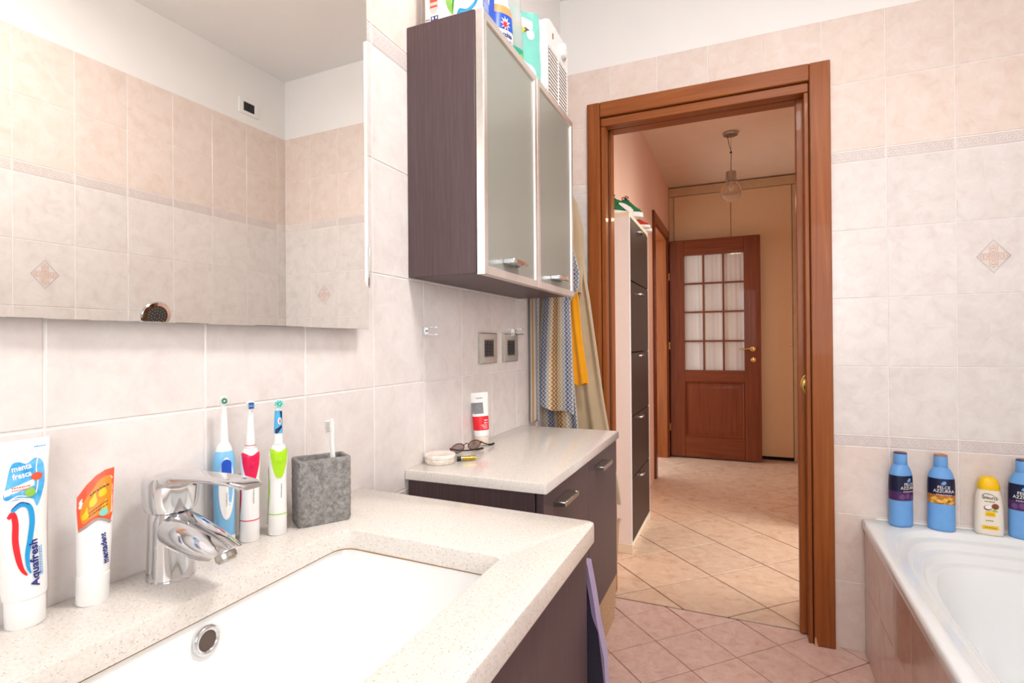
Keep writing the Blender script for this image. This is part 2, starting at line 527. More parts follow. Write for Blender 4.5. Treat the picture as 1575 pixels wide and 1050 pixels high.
M_green = soft('emerald green', '#1E9E80', .35, .08, 30)
M_aqua = soft('aqua bristle', '#6FDCD0', .6)
M_gold = mat('gold metal', '#C9A640', .22, metal=1.0)
M_lens = mat('tinted lens', '#7A5A50', .03, alpha=.45)
M_tort = soft('tortoise acetate', '#6B2A22', .25, .3, 200)
M_sgreen = soft('green suede', '#1F6B3C', .8, .15, 90)
M_zdark = cloth('dark blue knit', '#23273A', '#141622')
M_sole = soft('white rubber', '#E6E2DC', .6)
M_sbeige = soft('beige mesh', '#D8C4A0', .8, .1, 120)
M_sred = soft('red mesh', '#C0281E', .7, .1, 120)
M_sblack = soft('black lace', '#17181A', .7)
M_flesh = soft('milky cap', '#E9DCCB', .3)
M_addlamp = mat('added lamp diffuser', '#FFF6EA', .5, emit=1.5)
# ------------------------------------------------------------------ structure: walls, floors, ceilings, tiles
D = 2.302; XR = 1.815; YN = -0.95; BH = 0.0427; CZ = 2.672; HZ = 2.72; HL = 0.06; HR = 1.25; HE = 5.70
ROWS = [(0.0, .25, 'p'), (.25, .5, 'p'), (.5, .75, 'p'), (.75, .75 + BH, 'b')]
_z = .75 + BH
for i in range(4): ROWS.append((_z + .25 * i, _z + .25 * (i + 1), 'c'))
_z += 1.0; ROWS.append((_z, _z + BH, 'b')); _z += BH
ROWS += [(_z, _z + .25, 'p'), (_z + .25, _z + .5, 'p')]
TT = _z + .5            # top of the tiling, 2.335 m

def structure(name, boxes, mats):
    if not boxes:
        o = bpy.data.objects.new(name, None); put(o); o['kind'] = 'structure'; return o
    bm = NB()
    for b in boxes: box(bm, *b[:6], mi=(b[6] if len(b) > 6 else 0))
    o = part(name, bm, mats); o['kind'] = 'structure'
    return o

wall_left = structure('wall_left', [(-.1, -.0015, YN - .1, D + .1, 0, TT, 0), (-.1, -.0015, YN - .1, D + .1, TT, CZ, 1)], [M_grout, M_plaster])
wall_right = structure('wall_right', [(XR + .0015, XR + .1, YN - .1, D + .15, 0, TT, 0), (XR + .0015, XR + .1, YN - .1, D + .15, TT, CZ, 1)], [M_grout, M_plaster])
F0, F1, B0, B1 = D + .0015, D + .035, D + .09, D + .15
wall_far = structure('wall_far', [
    (-.1, .185, F0, F1, 0, TT, 0), (.965, XR + .1, F0, F1, 0, TT, 0), (.185, .965, F0, F1, 2.09, TT, 0), (-.1, XR + .1, F0, B1, TT, HZ + .1, 1),
    (-.1, .195, B0, B1, 0, TT, 2), (.955, XR + .1, B0, B1, 0, TT, 2), (.195, .955, B0, B1, 2.11, TT, 2), (-.1, .16, F1, B0, 0, TT, 2), (1.75, XR + .1, F1, B0, 0, TT, 2)],
    [M_grout, M_plaster, M_pink])
wx0, wx1, wz0, wz1 = .62, 1.74, .95, 2.25
wall_near = structure('wall_near', [(-.1, wx0, YN - .12, YN, 0, CZ, 0), (wx1, XR + .1, YN - .12, YN, 0, CZ, 0), (wx0, wx1, YN - .12, YN, 0, wz0, 0), (wx0, wx1, YN - .12, YN, wz1, CZ, 0)], [M_grout])
ceiling = structure('ceiling', [(-.1, XR + .1, YN - .1, D + .03, CZ, CZ + .08)], [M_plaster])
floor = structure('floor', [(-.05, XR + .05, YN - .05, D + .078, -.08, -.0025)], [M_fgrout])
hall_floor = structure('floor_hallway', [(-.5, 1.75, D + .078, HE + .05, -.08, -.003)], [M_hgrout])
hall_ceiling = structure('ceiling_hallway', [(-.3, 1.6, D + .10, HE + .1, HZ, HZ + .08)], [M_hceil])
hall_left = structure('wall_hallway_left', [(-.06, HL, B1, 4.64, 0, HZ), (-.06, HL, 5.46, HE + .1, 0, HZ), (-.06, HL, 4.64, 5.46, 2.16, HZ)], [M_pink])
hall_right = structure('wall_hallway_right', [(HR, HR + .12, B1, 2.72, 0, HZ), (HR, HR + .12, 3.62, HE + .1, 0, HZ), (HR, HR + .12, 2.72, 3.62, 2.1, HZ)], [M_pink])
hall_end = structure('wall_hallway_end', [(-.1, HR + .2, HE + .045, HE + .14, 0, HZ)], [M_pink])

def inset(poly, d):
    n = len(poly); out = []
    for i in range(n):
        p0, p1, p2 = Vector(poly[i - 1]), Vector(poly[i]), Vector(poly[(i + 1) % n])
        a = (p1 - p0).normalized(); b = (p2 - p1).normalized()
        na = Vector((-a.y, a.x)); nb = Vector((-b.y, b.x)); k = 1 + na.dot(nb)
        out.append(tuple(p1 + (na + nb) * (d / max(k, .25))))
    return out

AX = {'L': lambda u, v, w: (w, u, v), 'F': lambda u, v, w: (u, -w, v), 'R': lambda u, v, w: (-w, u, v), 'Z': lambda u, v, w: (u, v, w)}
_TM = {}
def tile_mesh(poly, ax, m, cham=.0012, th=.008):
    key = (tuple((round(a, 4), round(b, 4)) for a, b in poly), ax, m.name)
    if key in _TM: return _TM[key]
    f = AX[ax]; bm = NB(); up = inset(poly, cham)
    rings = [[f(a, b, -th) for a, b in poly], [f(a, b, -cham) for a, b in poly], [f(a, b, 0) for a, b in up]]
    loft(bm, rings)
    _TM[key] = mesh_of('tile', bm, m)
    return _TM[key]

def pattern_border():
    """scroll frieze of the narrow tiles, drawn as thin strokes in (u,v)"""
    S = []
    for v in (-.0165, -.0145, .0145, .0165): S.append(([(-.097, v), (.097, v)], .0009))
    for k in (-1, 1):
        for i in range(3):
            c = k * (.026 + .027 * i)
            S.append((ell(c, 0, .011, .009, 14) + [(c + .011, 0)], .0011))
            S.append(([(c - .013, -.012), (c, 0), (c - .013, .012)], .0012)); S.append(([(c + .013, -.012), (c, 0), (c + .013, .012)], .0012))
            S.append((catmull([(c - .012, .003, 0), (c - .006, .011, 0), (c + .003, .004, 0), (c + .001, -.002, 0)], 3), .001))
            S.append((catmull([(c + .012, -.003, 0), (c + .006, -.011, 0), (c - .003, -.004, 0), (c - .001, .002, 0)], 3), .001))
    for i in range(5):
        q = -.009 + .0045 * i
        S.append(([(q, -.012), (q, .012)], .0009)); S.append(([(-.011, q * 1.2), (.011, q * 1.2)], .0009))
    return S
def pattern_medallion():
    S = []
    for r, w in ((.056, .0018), (.0515, .0008)): S.append(([(r * .82, 0), (0, r), (-r * .82, 0), (0, -r), (r * .82, 0)], w))
    for r, w in ((.014, .0014), (.0095, .001), (.0045, .0016)): S.append((ell(0, 0, r, r, 18) + [(r, 0)], w))
    for a in range(4):
        c, s = math.cos(a * math.pi / 2), math.sin(a * math.pi / 2); T = lambda p: (p[0] * c - p[1] * s, p[0] * s + p[1] * c)
        for seg in ([(.012, .011), (.034, .011)], [(.012, -.011), (.034, -.011)], [(.028, .011), (.028, -.011)], [(.034, .012), (.034, -.012)]):
            S.append(([T(p) for p in seg], .001))
        S.append(([T(p) for p in ell(.022, 0, .005, .0075, 10)] + [T((.027, 0))], .001))
        S.append(([T(p) for p in ell(.039, 0, .003, .004, 8)] + [T((.042, 0))], .001))
    return S
_PM = {}
def print_mesh(kind, ax):
    if (kind, ax) in _PM: return _PM[(kind, ax)]
    bm = NB(); f = AX[ax]; mp = lambda u, v: f(u, v, .0002)
    for pts, w in (pattern_border() if kind == 'b' else pattern_medallion()): ribbon(bm, pts, w, mp)
    if kind == 'm':
        a_, b_ = .034, .0105
        decal(bm, [(b_, -a_), (b_, -b_), (a_, -b_), (a_, b_), (b_, b_), (b_, a_), (-b_, a_), (-b_, b_), (-a_, b_), (-a_, -b_), (-b_, -b_), (-b_, -a_)], lambda u, v: f(u, v, .0001), mi=1)
    _PM[(kind, ax)] = mesh_of('print', bm, [M_print] if kind == 'b' else [M_print3, MATS.get('medallion wash') or soft('medallion wash', '#E9D2C6', .35)])
    return _PM[(kind, ax)]

J = .0013
def lay(wall, ax, base, cols, clip, medals=()):
    """lay the rows of wall tiles; cols = joint positions along u, clip(u0,u1,v0,v1) -> polygons"""
    for u0, u1 in zip(cols, cols[1:]):
        for v0, v1, k in ROWS:
            for poly in clip(u0, u1, v0, v1):
                if len(poly) < 3: continue
                q = inset(poly, J)
                us = [p[0] for p in q]; vs = [p[1] for p in q]
                if max(us) - min(us) < .006: continue
                cu, cv = (u0 + u1) / 2, (v0 + v1) / 2
                q = [(a - cu, b - cv) for a, b in q]
                m = {'p': M_tilep, 'c': M_tile, 'b': M_tileb}[k]
                loc = Vector(base) + Vector(AX[ax](cu, cv, 0))
                t = inst('border_tile' if k == 'b' else 'tile', tile_mesh(q, ax, m), wall, loc)
                if k == 'b' and len(poly) == 4 and abs(u1 - u0 - .2) < .001 and max(us) - min(us) > .19:
                    inst('border_print', print_mesh('b', ax), t, (0, 0, 0))
                for mu, mv in medals:
                    if u0 < mu < u1 and v0 < mv < v1 and k == 'c':
                        inst('medallion_print', print_mesh('m', ax), t, (0, 0, 0))

y0 = .3542
cl = [YN] + [y0 + .2 * i for i in range(-6, 10)] + [D - .001]
lay(wall_left, 'L', (0, 0, 0), cl, lambda a, b, c, d: [rect(a, b, c, d)])
cf = [.001] + [.0214 + .2 * i for i in range(0, 9)] + [XR - .001]
OX0, OX1, OZ = .15, 1.015, 2.15
def clip_far(a, b, c, d):
    if d < .47 and a > 1.2: return []
    if b <= OX0 or a >= OX1 or c >= OZ: return [rect(a, b, c, d)]
    left, right = a < OX0, b > OX1
    if d <= OZ:
        out = []
        if left: out.append(rect(a, OX0, c, d))
        if right: out.append(rect(OX1, b, c, d))
        return out
    if left: return [[(a, c), (OX0, c), (OX0, OZ), (b, OZ), (b, d), (a, d)]]
    if right: return [[(OX1, c), (b, c), (b, d), (a, d), (a, OZ), (OX1, OZ)]]
    return [rect(a, b, OZ, d)]
lay(wall_far, 'F', (0, D, 0), cf, clip_far, [(1.5214, 1.418)])
cr = [YN] + [2.24 - .2 * i for i in range(15, -1, -1)] + [D - .001]
lay(wall_right, 'R', (XR, 0, 0), cr, lambda a, b, c, d: [] if d < .47 else [rect(a, b, c, d)], [(1.14, 1.418)])

def clip_poly(poly, nx, ny, c):      # keep nx*x + ny*y <= c
    out = []
    for i in range(len(poly)):
        p, q = poly[i], poly[(i + 1) % len(poly)]
        dp, dq = nx * p[0] + ny * p[1] - c, nx * q[0] + ny * q[1] - c
        if dp <= 0: out.append(p)
        if dp * dq < 0:
            t = dp / (dp - dq); out.append((p[0] + (q[0] - p[0]) * t, p[1] + (q[1] - p[1]) * t))
    return out

def lay_floor(parent, o, h, j, x0, x1, ya, yb, m, rot=0.0, na=26):
    cr_, sr = math.cos(rot), math.sin(rot)
    for a in range(-na, na):
        for b in range(-na, na):
            cx, cy = h * (a + b), h * (a - b)
            cx, cy = o[0] + cx * cr_ - cy * sr, o[1] + h + cx * sr + cy * cr_
            if not (x0 - h < cx < x1 + h and ya - h < cy < yb + h): continue
            poly = [(cx + dx * cr_ - dy * sr, cy + dx * sr + dy * cr_) for dx, dy in ((h, 0), (0, h), (-h, 0), (0, -h))]
            for n in ((1, 0, x1), (-1, 0, -x0), (0, 1, yb), (0, -1, -ya)): poly = clip_poly(poly, *n)
            # drop coincident points
            pp = []
            for p in poly:
                if not pp or (Vector(p) - Vector(pp[-1])).length > .004: pp.append(p)
            if len(pp) > 2 and (Vector(pp[0]) - Vector(pp[-1])).length < .004: pp.pop()
            if len(pp) < 3: continue
            ar = abs(sum(pp[i][0] * pp[(i + 1) % len(pp)][1] - pp[(i + 1) % len(pp)][0] * pp[i][1] for i in range(len(pp)))) / 2
            if ar < 2e-4: continue
            q = [(p[0] - cx, p[1] - cy) for p in inset(pp, j)]
            inst('floor_tile', tile_mesh(q, 'Z', m, .001, .007), parent, (cx, cy, 0))
lay_floor(floor, (.5695, 2.2335), .1425, .0017, 0.0, 1.16, YN, D + .076, M_ftile)
lay_floor(hall_floor, (.604, 3.252), .2392, .0030, -.05, 1.36, D + .08, HE + .04, M_htile, R_(-.9))

# window in the near wall, behind the camera
w1 = structure('window_1', [], [M_whitel])
bm = NB()
for a, b, c, d in ((wx0, wx0 + .06, wz0, wz1), (wx1 - .06, wx1, wz0, wz1), (wx0 + .06, wx1 - .06, wz0, wz0 + .06), (wx0 + .06, wx1 - .06, wz1 - .06, wz1), (1.15, 1.21, wz0 + .06, wz1 - .06)):
    box(bm, a, b, YN - .09, YN - .03, c, d, .004)
part('window_frame', bm, M_whitel, w1)
for a, b in ((wx0 + .06, 1.15), (1.21, wx1 - .06)):
    bm = NB(); box(bm, a, b, YN - .063, YN - .057, wz0 + .06, wz1 - .06)
    part('pane', bm, M_pane, w1)
bm = NB(); box(bm, wx0 - .03, wx1 + .03, YN - .03, YN + .03, wz0 - .03, wz0, .004); part('window_sill', bm, M_marble, w1)

# bathroom door casing (trim_1), pocket door (door_1)
trim1 = structure('trim_1', [], [M_woodv])
CX = [(.123, .180), (.978, 1.047)]
for a, b in CX:
    bm = NB(); box(bm, a, b, D - .022, D + .01, 0, 2.177, .003); part('casing', bm, M_woodv, trim1, 40)
bm = NB(); box(bm, .1805, .9775, D - .022, D + .01, 2.113, 2.177, .003); part('casing', bm, M_woodh, trim1, 40)
for a, b in ((.182, .2005), (.9605, .976)):
    bm = NB(); box(bm, a, b, D - .010, D + .042, 0, 2.074, .0025); part('casing_step', bm, M_woodv, trim1, 40)
bm = NB(); box(bm, .182, .976, D - .010, D + .042, 2.075, 2.110, .0025); part('casing_step', bm, M_woodh, trim1, 40)
bm = NB(); box(bm, .1815, .9765, D - .004, D + .006, 2.109, 2.1145); box(bm, .1785, .184, D - .004, D + .006, 0, 2.112); box(bm, .9745, .9795, D - .004, D + .006, 0, 2.112)
part('groove', bm, M_slot, trim1)
bm = NB(); box(bm, .172, .1935, D + .042, D + .088, 0, 2.10); box(bm, .172, .95, D + .042, D + .088, 2.102, 2.125)
part('door_slot', bm, M_slot, trim1)
for a, b in ((.18, .2025), (.9515, .975)):
    bm = NB(); box(bm, a, b, D + .088, D + .155, 0, 2.091, .002); part('jamb', bm, M_woodv, trim1, 40)
bm = NB(); box(bm, .18, .975, D + .088, D + .155, 2.092, 2.118, .002); part('jamb', bm, M_woodh, trim1, 40)
for a, b in ((.11, .178), (.977, 1.045)):
    bm = NB(); box(bm, a, b, D + .15, D + .168, 0, 2.18, .003); part('casing', bm, M_woodv, trim1, 40)
bm = NB(); box(bm, .178, .977, D + .15, D + .168, 2.115, 2.18, .003); part('casing', bm, M_woodh, trim1, 40)

door1 = structure('door_1', [], [M_woodv])
bm = NB(); box(bm, .937, 1.70, D + .046, D + .084, .006, 2.098, .003); part('leaf', bm, M_woodv, door1, 40)
bm = NB(); cc = (.967, D + .0455, .968)
pts = [(cc[0] + .0195 * math.cos(t), cc[1], cc[2] + .037 * math.sin(t)) for t in [2 * math.pi * i / 32 for i in range(33)]]
tube(bm, pts, .0042, 8, cap=False)
part('pull_rim', bm, M_brass, door1, 60)
bm = NB(); loft(bm, [[(cc[0] + .019 * k * math.cos(t), cc[1] - y, cc[2] + .036 * k * math.sin(t)) for t in [2 * math.pi * i / 28 for i in range(28)]] for k, y in ((1, .0012), (.75, .0004), (.55, .0026), (.2, .004))])
part('pull_cup', bm, M_brass, door1, 60)
bm = NB(); prism(bm, [(.9785, .001), (.990, .001), (.9865, .012), (.984, .030), (.980, .034), (.9785, .02)], lambda u, v: (u, D - .0224, v), lambda u, v: (u, D - .0205, v)); part('chipped_edge', bm, M_flesh_wood, trim1, label='pale chipped corner at the foot of the casing')
# ------------------------------------------------------------------ hallway: doors, wardrobe, lamp, shoe cabinet
# frame of the hall door in the left hallway wall
trim2 = structure('trim_2', [], [M_woodv])
for a, b in ((4.56, 4.64), (5.46, 5.54)):
    bm = NB(); box(bm, HL, HL + .018, a, b, 0, 2.24, .003); part('casing', bm, M_doorv, trim2, 40)
bm = NB(); box(bm, HL, HL + .018, 4.64, 5.46, 2.16, 2.24, .003); part('casing', bm, M_woody, trim2, 40)
for a, b in ((4.64, 4.662), (5.438, 5.46)):
    bm = NB(); box(bm, -.07, HL + .002, a, b, 0, 2.16, .002); part('jamb', bm, M_woodv, trim2, 40)
bm = NB(); box(bm, -.07, HL + .002, 4.662, 5.438, 2.138, 2.16, .002); part('jamb', bm, M_woody, trim2, 40)

# glazed hall door, opened flat in front of the end wall
YD = 5.50
d2 = structure('door_2', [], [M_doorv])
x0, x1, z0, z1 = .085, .905, .014, 2.135
gx0, gx1, gz0, gz1 = .222, .760, .862, 1.982
def slab(name, a, b, c, d, m, y0=YD, y1=YD + .042, bev=.003):
    bm = NB(); box(bm, a, b, y0, y1, c, d, bev); return part(name, bm, m, d2, 40)
slab('stile', x0, gx0, z0, z1, M_doorv); slab('stile', gx1, x1, z0, z1, M_doorv)
slab('rail', gx0, gx1, gz1, z1, M_doorh); slab('rail', gx0, gx1, .752, gz0, M_doorh); slab('rail', gx0, gx1, z0, .215, M_doorh)
for x in (.4015, .5805): slab('muntin', x - .008, x + .008, gz0, gz1, M_doorv, YD + .004, YD + .034, .002)
xs = [gx0, .3935, .4095, .5725, .5885, gx1]
for z in (1.144, 1.427, 1.705):
    for a, b in ((xs[0], xs[1]), (xs[2], xs[3]), (xs[4], xs[5])): slab('muntin', a, b, z - .008, z + .008, M_doorh, YD + .004, YD + .034, .002)
zs = [gz0, 1.136, 1.152, 1.419, 1.435, 1.697, 1.713, gz1]
for i in range(4):
    for j in range(3):
        bm = NB(); box(bm, xs[2 * j] - .003, xs[2 * j + 1] + .003, YD + .018, YD + .022, zs[2 * i] - .003, zs[2 * i + 1] + .003)
        part('pane', bm, M_pane, d2)
# raised panel with mouldings
bm = NB()
r = lambda i, y: [(gx0 + i, y, .215 + i), (gx1 - i, y, .215 + i), (gx1 - i, y, .752 - i), (gx0 + i, y, .752 - i)]
loft(bm, [r(0, YD + .002), r(.006, YD - .003), r(.014, YD + .004), r(.018, YD + .012), r(.026, YD + .012), r(.062, YD + .003), r(.068, YD + .003)], cap0=False)
part('panel', bm, M_doorv, d2, 30)
bm = NB(); lathe(bm, [(.024, 0), (.024, .004), (.019, .008), (.010, .010)], seg=20); lathe(bm, [(.0085, .004), (.0085, .045), (.0085, .05)], seg=12)
bm.transform(Matrix.Translation((.835, YD, 1.067)) @ Matrix.Rotation(R_(90), 4, 'X'))
tube(bm, catmull([(.835, YD - .045, 1.067), (.80, YD - .05, 1.070), (.76, YD - .047, 1.066), (.715, YD - .046, 1.068)], 5), [.0085] * 5 + [.0075] * 6 + [.0065] * 5, 10)
part('handle', bm, M_brass, d2, 50)
bm = NB(); lathe(bm, [(.022, 0), (.022, .004), (.015, .008), (.009, .008), (.008, .004)], seg=20)
bm.transform(Matrix.Translation((.838, YD, .965)) @ Matrix.Rotation(R_(90), 4, 'X')); part('keyhole_rose', bm, M_brass, d2, 50)
for z in (.30, 1.10, 1.78):
    bm = NB(); cyl(bm, (.080, YD - .004, z - .035), (.080, YD - .004, z + .035), .006, seg=12); part('hinge', bm, M_brass, d2, 50)

# sheer curtain hanging behind the panes
c = thing('sheer_curtain', 'pale pleated sheer curtain hanging behind the twelve panes of the brown hall door', 'curtain', (.49, YD + .065, .85))
rings = []
for i in range(22):
    t = i / 21; z = .845 + 1.15 * t
    pinch = 1 - .55 * math.exp(-((t - .97) / .08) ** 2)
    row = []
    for j in range(90):
        u = -1 + 2 * j / 89
        w = .012 * math.sin(u * 15 + .7 * math.sin(u * 3)) * (1.15 - t * .55) + .005 * math.sin(u * 41 + 2 * t)
        row.append((.49 + .275 * u, YD + .068 + w, z))
    rings.append(row + [(p[0], p[1] + .002, p[2]) for p in row[::-1]])
bm = NB(); loft(bm, rings); part('fabric', bm, M_curtain, c, 60, world=True)
for z in (2.0, .84):
    bm = NB(); cyl(bm, (.21, YD + .066, z), (.775, YD + .066, z), .004, seg=10); part('rod', bm, M_brass, c, 50, world=True)

# built-in wardrobe across the end of the hallway
w = thing('built_in_wardrobe', 'cream built-in wardrobe panels filling the end of the hallway', 'wardrobe', (.65, HE, 0))
def wp(name, a, b, c_, d, m, y0=HE - .012, y1=HE + .03, bev=.002):
    bm = NB(); box(bm, a, b, y0, y1, c_, d, bev); part(name, bm, m, w, 40, world=True)
wp('top_rail', HL + .002, HR - .002, 2.622, HZ - .012, M_creamd, HE - .014)
wp('side_post', HL + .002, .108, .0, 2.618, M_creamd, HE - .014); wp('side_post', 1.186, HR - .002, 0, 2.618, M_creamd, HE - .014)
wp('door', .112, .648, .035, 2.618, M_cream); wp('door', .652, 1.182, .035, 2.618, M_cream)
wp('toe_gap', .108, 1.186, 0, .034, M_gap, HE + .01, HE + .04, 0)
bm = NB(); lathe(bm, [(.004, 0), (.004, .012), (.008, .016), (.008, .02), (.003, .022)], seg=12)
bm.transform(Matrix.Translation((1.168, HE - .012, 1.10)) @ Matrix.Rotation(R_(90), 4, 'X')); part('knob', bm, M_brass, w, 50, world=True)

# pendant lamp
p = thing('pendant_lamp', 'clear round glass pendant lamp on a thin cord from the hallway ceiling', 'lamp', (.675, 4.38, HZ))
bm = NB(); lathe(bm, [(.056, 0), (.056, -.012), (.05, -.022), (.012, -.024)], seg=28); part('canopy', bm, M_steel, p, 40)
bm = NB(); tube(bm, catmull([(-.022, 0, -.022), (-.014, 0, -.08), (.002, 0, -.15), (.0, 0, -.22), (0, 0, -.288)], 6), .0022, 8)
cyl(bm, (.0, 0, -.022), (.001, 0, -.15), .0012, seg=6); lathe(bm, [(.002, -.156), (.009, -.154), (.009, -.147), (.002, -.145)], seg=12); part('cord', bm, M_black, p, 50)
bm = NB(); lathe(bm, [(.006, -.285), (.012, -.292), (.034, -.297), (.037, -.305), (.037, -.352), (.043, -.356), (.043, -.366), (.036, -.37)], seg=28); part('socket', bm, M_steel, p, 35)
bm = NB(); lathe(bm, [(.034, -.368), (.038, -.385)] + [(.072 * math.sin(a), -.452 + .072 * math.cos(a)) for a in [R_(32 + 148 * i / 14) for i in range(14)]] + [(.002, -.524)], seg=32)
part('globe', bm, M_bulb, p, 60)
bm = NB(); lathe(bm, [(.008, -.37), (.010, -.40), (.016, -.42), (.014, -.438), (.002, -.446)], seg=16); part('bulb', bm, M_flesh, p, 60)

# shoe cabinet
s = thing('shoe_cabinet', 'tall narrow shoe cabinet with white sides and black-brown tilting fronts in the hallway', 'cabinet', (.12, 3.2, 0))
SX, SY0, SY1, SZ = .187, 2.90, 3.515, 1.842
def sb(name, a, b, c_, d, e, f, m, bev=.002):
    bm = NB(); box(bm, a, b, c_, d, e, f, bev); return part(name, bm, m, s, 40, world=True)
sb('side_panel', HL + .002, SX, SY0, SY0 + .018, .0, SZ - .022, M_whitel); sb('side_panel', HL + .002, SX, SY1 - .018, SY1, 0, SZ - .022, M_whitel)
sb('top_panel', HL + .002, SX, SY0, SY1, SZ - .022, SZ, M_ivory)
sb('plinth', HL + .002, SX - .012, SY0 + .018, SY1 - .018, 0, .052, M_ivory)
sb('back_panel', HL + .002, HL + .008, SY0 + .018, SY1 - .018, .052, SZ - .022, M_whitel)
bm = NB(); box(bm, HL + .002, SX + .004, SY0 - .004, SY0, 0, .05, .001); part('base_strip', bm, M_ivory, s, world=True)
zz = [.056, .40, .735, 1.085, 1.475, 1.816]
for i in range(5):
    f = sb('flap', HL + .02, SX + .001, SY0 + .02, SY1 - .02, zz[i], zz[i + 1] - .005, M_shoed)
    zh = [.372, .706, 1.06, 1.415, 1.775][i]
    bm = NB(); tube(bm, catmull([(SX, 3.13, zh), (SX + .016, 3.135, zh + .001), (SX + .022, 3.175, zh + .002), (SX + .016, 3.215, zh + .001), (SX, 3.22, zh)], 4), .006, 8, sx=.6)
    part('handle', bm, M_chrome, f, 50, world=True)

# shoes on top of it
def shoe(name, label, loc, rz, upper, sole, lace, Ls=.27, logo=None, tilt=0.0):
    t = thing(name, label, 'shoe', loc, rz, 'shoes on top of the shoe cabinet', rx=tilt)
    k = Ls / .28
    # outline along x: heel at -.14, toe at +.14
    def ring(x, zt, zb, w, sq=.5):
        return [(x * k, w * k * math.cos(a) * (1 if math.sin(a) < 0 else .86), (zb + (zt - zb) * (.5 + .5 * math.sin(a))) * k) for a in [2 * math.pi * j / 20 for j in range(20)]]
    bm = NB()
    loft(bm, [ring(x, zt, .018, w) for x, zt, w in ((-.138, .06, .018), (-.132, .095, .028), (-.115, .108, .033), (-.08, .092, .036), (-.04, .085, .037), (0, .098, .039), (.03, .085, .042), (.07, .062, .045), (.105, .05, .042), (.128, .038, .03), (.138, .028, .015))])
    part('upper', bm, upper, t, 60)
    bm = NB()
    out = [(-.14, 0), (-.132, .026), (-.09, .036), (-.03, .034), (.03, .041), (.08, .048), (.12, .04), (.142, .018), (.145, 0)]
    poly = catmull([(a * k, b * k, 0) for a, b in out] + [(a * k, -b * k, 0) for a, b in out[-2:0:-1]], 3, True)
    prism(bm, [(q.x, q.y) for q in poly], lambda u, v: (u, v, 0), lambda u, v: (u * .985, v * .96, .026 * k)); part('sole', bm, sole, t, 40)
    bm = NB(); loft(bm, [[(x * k + dx, .030 * k * math.cos(a), z * k + .018 * k * math.sin(a) * sl) for a in [2 * math.pi * j / 16 for j in range(16)] for dx in (0,)] for x, z, sl in ((-.112, .098, .3), (-.104, .106, .3))])
    part('collar', bm, lace, t, 50)
    bm = NB()
    for i in range(5):
        x = .0 + .017 * i; z = (.101 - .012 * i)
        tube(bm, [(x * k, -.026 * k, (z - .016) * k), (x * k + .004, -.012 * k, z * k), (x * k + .004, .012 * k, z * k), (x * k, .026 * k, (z - .016) * k)], .0028, 6)
    for sgn in (-1, 1): tube(bm, catmull([(0, 0, .104 * k), (-.008, sgn * .016, .109 * k), (.0, sgn * .028, .100 * k), (.010, sgn * .014, .098 * k)], 4), .0022, 6)
    part('lace', bm, lace, t, 50)
    if logo:
        for sgn in (-1, 1):
            bm = NB(); g = []
            for x, zc, h in ((-.08, .062, .004), (-.05, .056, .011), (-.015, .044, .016), (.015, .036, .013), (.04, .034, .006)):
                g.append([bm.verts.new((x * k, sgn * (.0375 + .0015 * (x > 0)) * k, (zc + q * h) * k)) for q in (-1, 1)])
            for a, b in zip(g, g[1:]): bm.faces.new((a[0], b[0], b[1], a[1]))
            part('side_flash', bm, logo, t)
    return t
shoe('green_trainer', 'green suede trainer with black laces and white sole, frontmost on the shoe cabinet', (.142, 3.02, SZ + .001), R_(46), M_sgreen, M_sole, M_sblack, .22, M_sole).scale = (1, 1, 1.3)
shoe('green_trainer', 'green suede trainer lying behind the frontmost green trainer against the pink wall', (.098, 3.150, SZ + .001), R_(86), M_sgreen, M_sole, M_sblack, .20, M_sole)
shoe('red_trainer', 'red mesh trainer with pale sole behind the green trainers on the shoe cabinet', (.150, 3.335, SZ + .001), R_(36), M_sred, M_sole, M_grey, .17)
shoe('beige_trainer', 'beige trainer at the far end of the shoe cabinet top', (.135, 3.452, SZ + .001), R_(30), M_sbeige, M_sole, M_sbeige, .18)
# ------------------------------------------------------------------ bathroom furniture
def tabh(name, parent, x, ya, yb, z, m=None, out=.030, h=.012):
    """flat metal tab pull: two feet and a thin bar standing off the front (world space)"""
    bm = NB()
    box(bm, x - .001, x + out, ya, ya + .010, z - h / 2, z + h / 2, .0015); box(bm, x - .001, x + out, yb - .010, yb, z - h / 2, z + h / 2, .0015)
    box(bm, x + out - .007, x + out, ya + .010, yb - .010, z - h / 2, z + h / 2, .0015)
    box(bm, x + .004, x + out - .006, ya + .009, yb - .009, z + h / 2 - .004, z + h / 2, 0)
    return part(name, bm, m or M_chrome, parent, 40, world=True)

# wall cabinet with two frosted doors
wc = thing('wall_cabinet', 'dark oak wall cabinet with two frosted glass doors in aluminium frames', 'cabinet', (.1, 1.436, 1.297))
CY0, CY1, CZ0, CZ1 = 1.087, 1.786, 1.297, 1.900
def pb(name, parent, m, *b, bev=.0012, sm=40):
    bm = NB(); box(bm, *b, bev); return part(name, bm, m, parent, sm, world=True)
pb('side_panel', wc, M_wenge, .001, .184, CY0, CY0 + .018, CZ0, CZ1); pb('side_panel', wc, M_wenge, .001, .184, CY1 - .018, CY1, CZ0, CZ1)
pb('top_panel', wc, M_wenge, .001, .184, CY0 + .018, CY1 - .018, CZ1 - .018, CZ1); pb('bottom_panel', wc, M_wenge, .001, .184, CY0 + .018, CY1 - .018, CZ0, CZ0 + .018)
pb('back_panel', wc, M_wenge, .001, .006, CY0 + .018, CY1 - .018, CZ0 + .018, CZ1 - .018)
pb('shelf', wc, M_wenge, .006, .17, CY0 + .018, CY1 - .018, 1.59, 1.608)
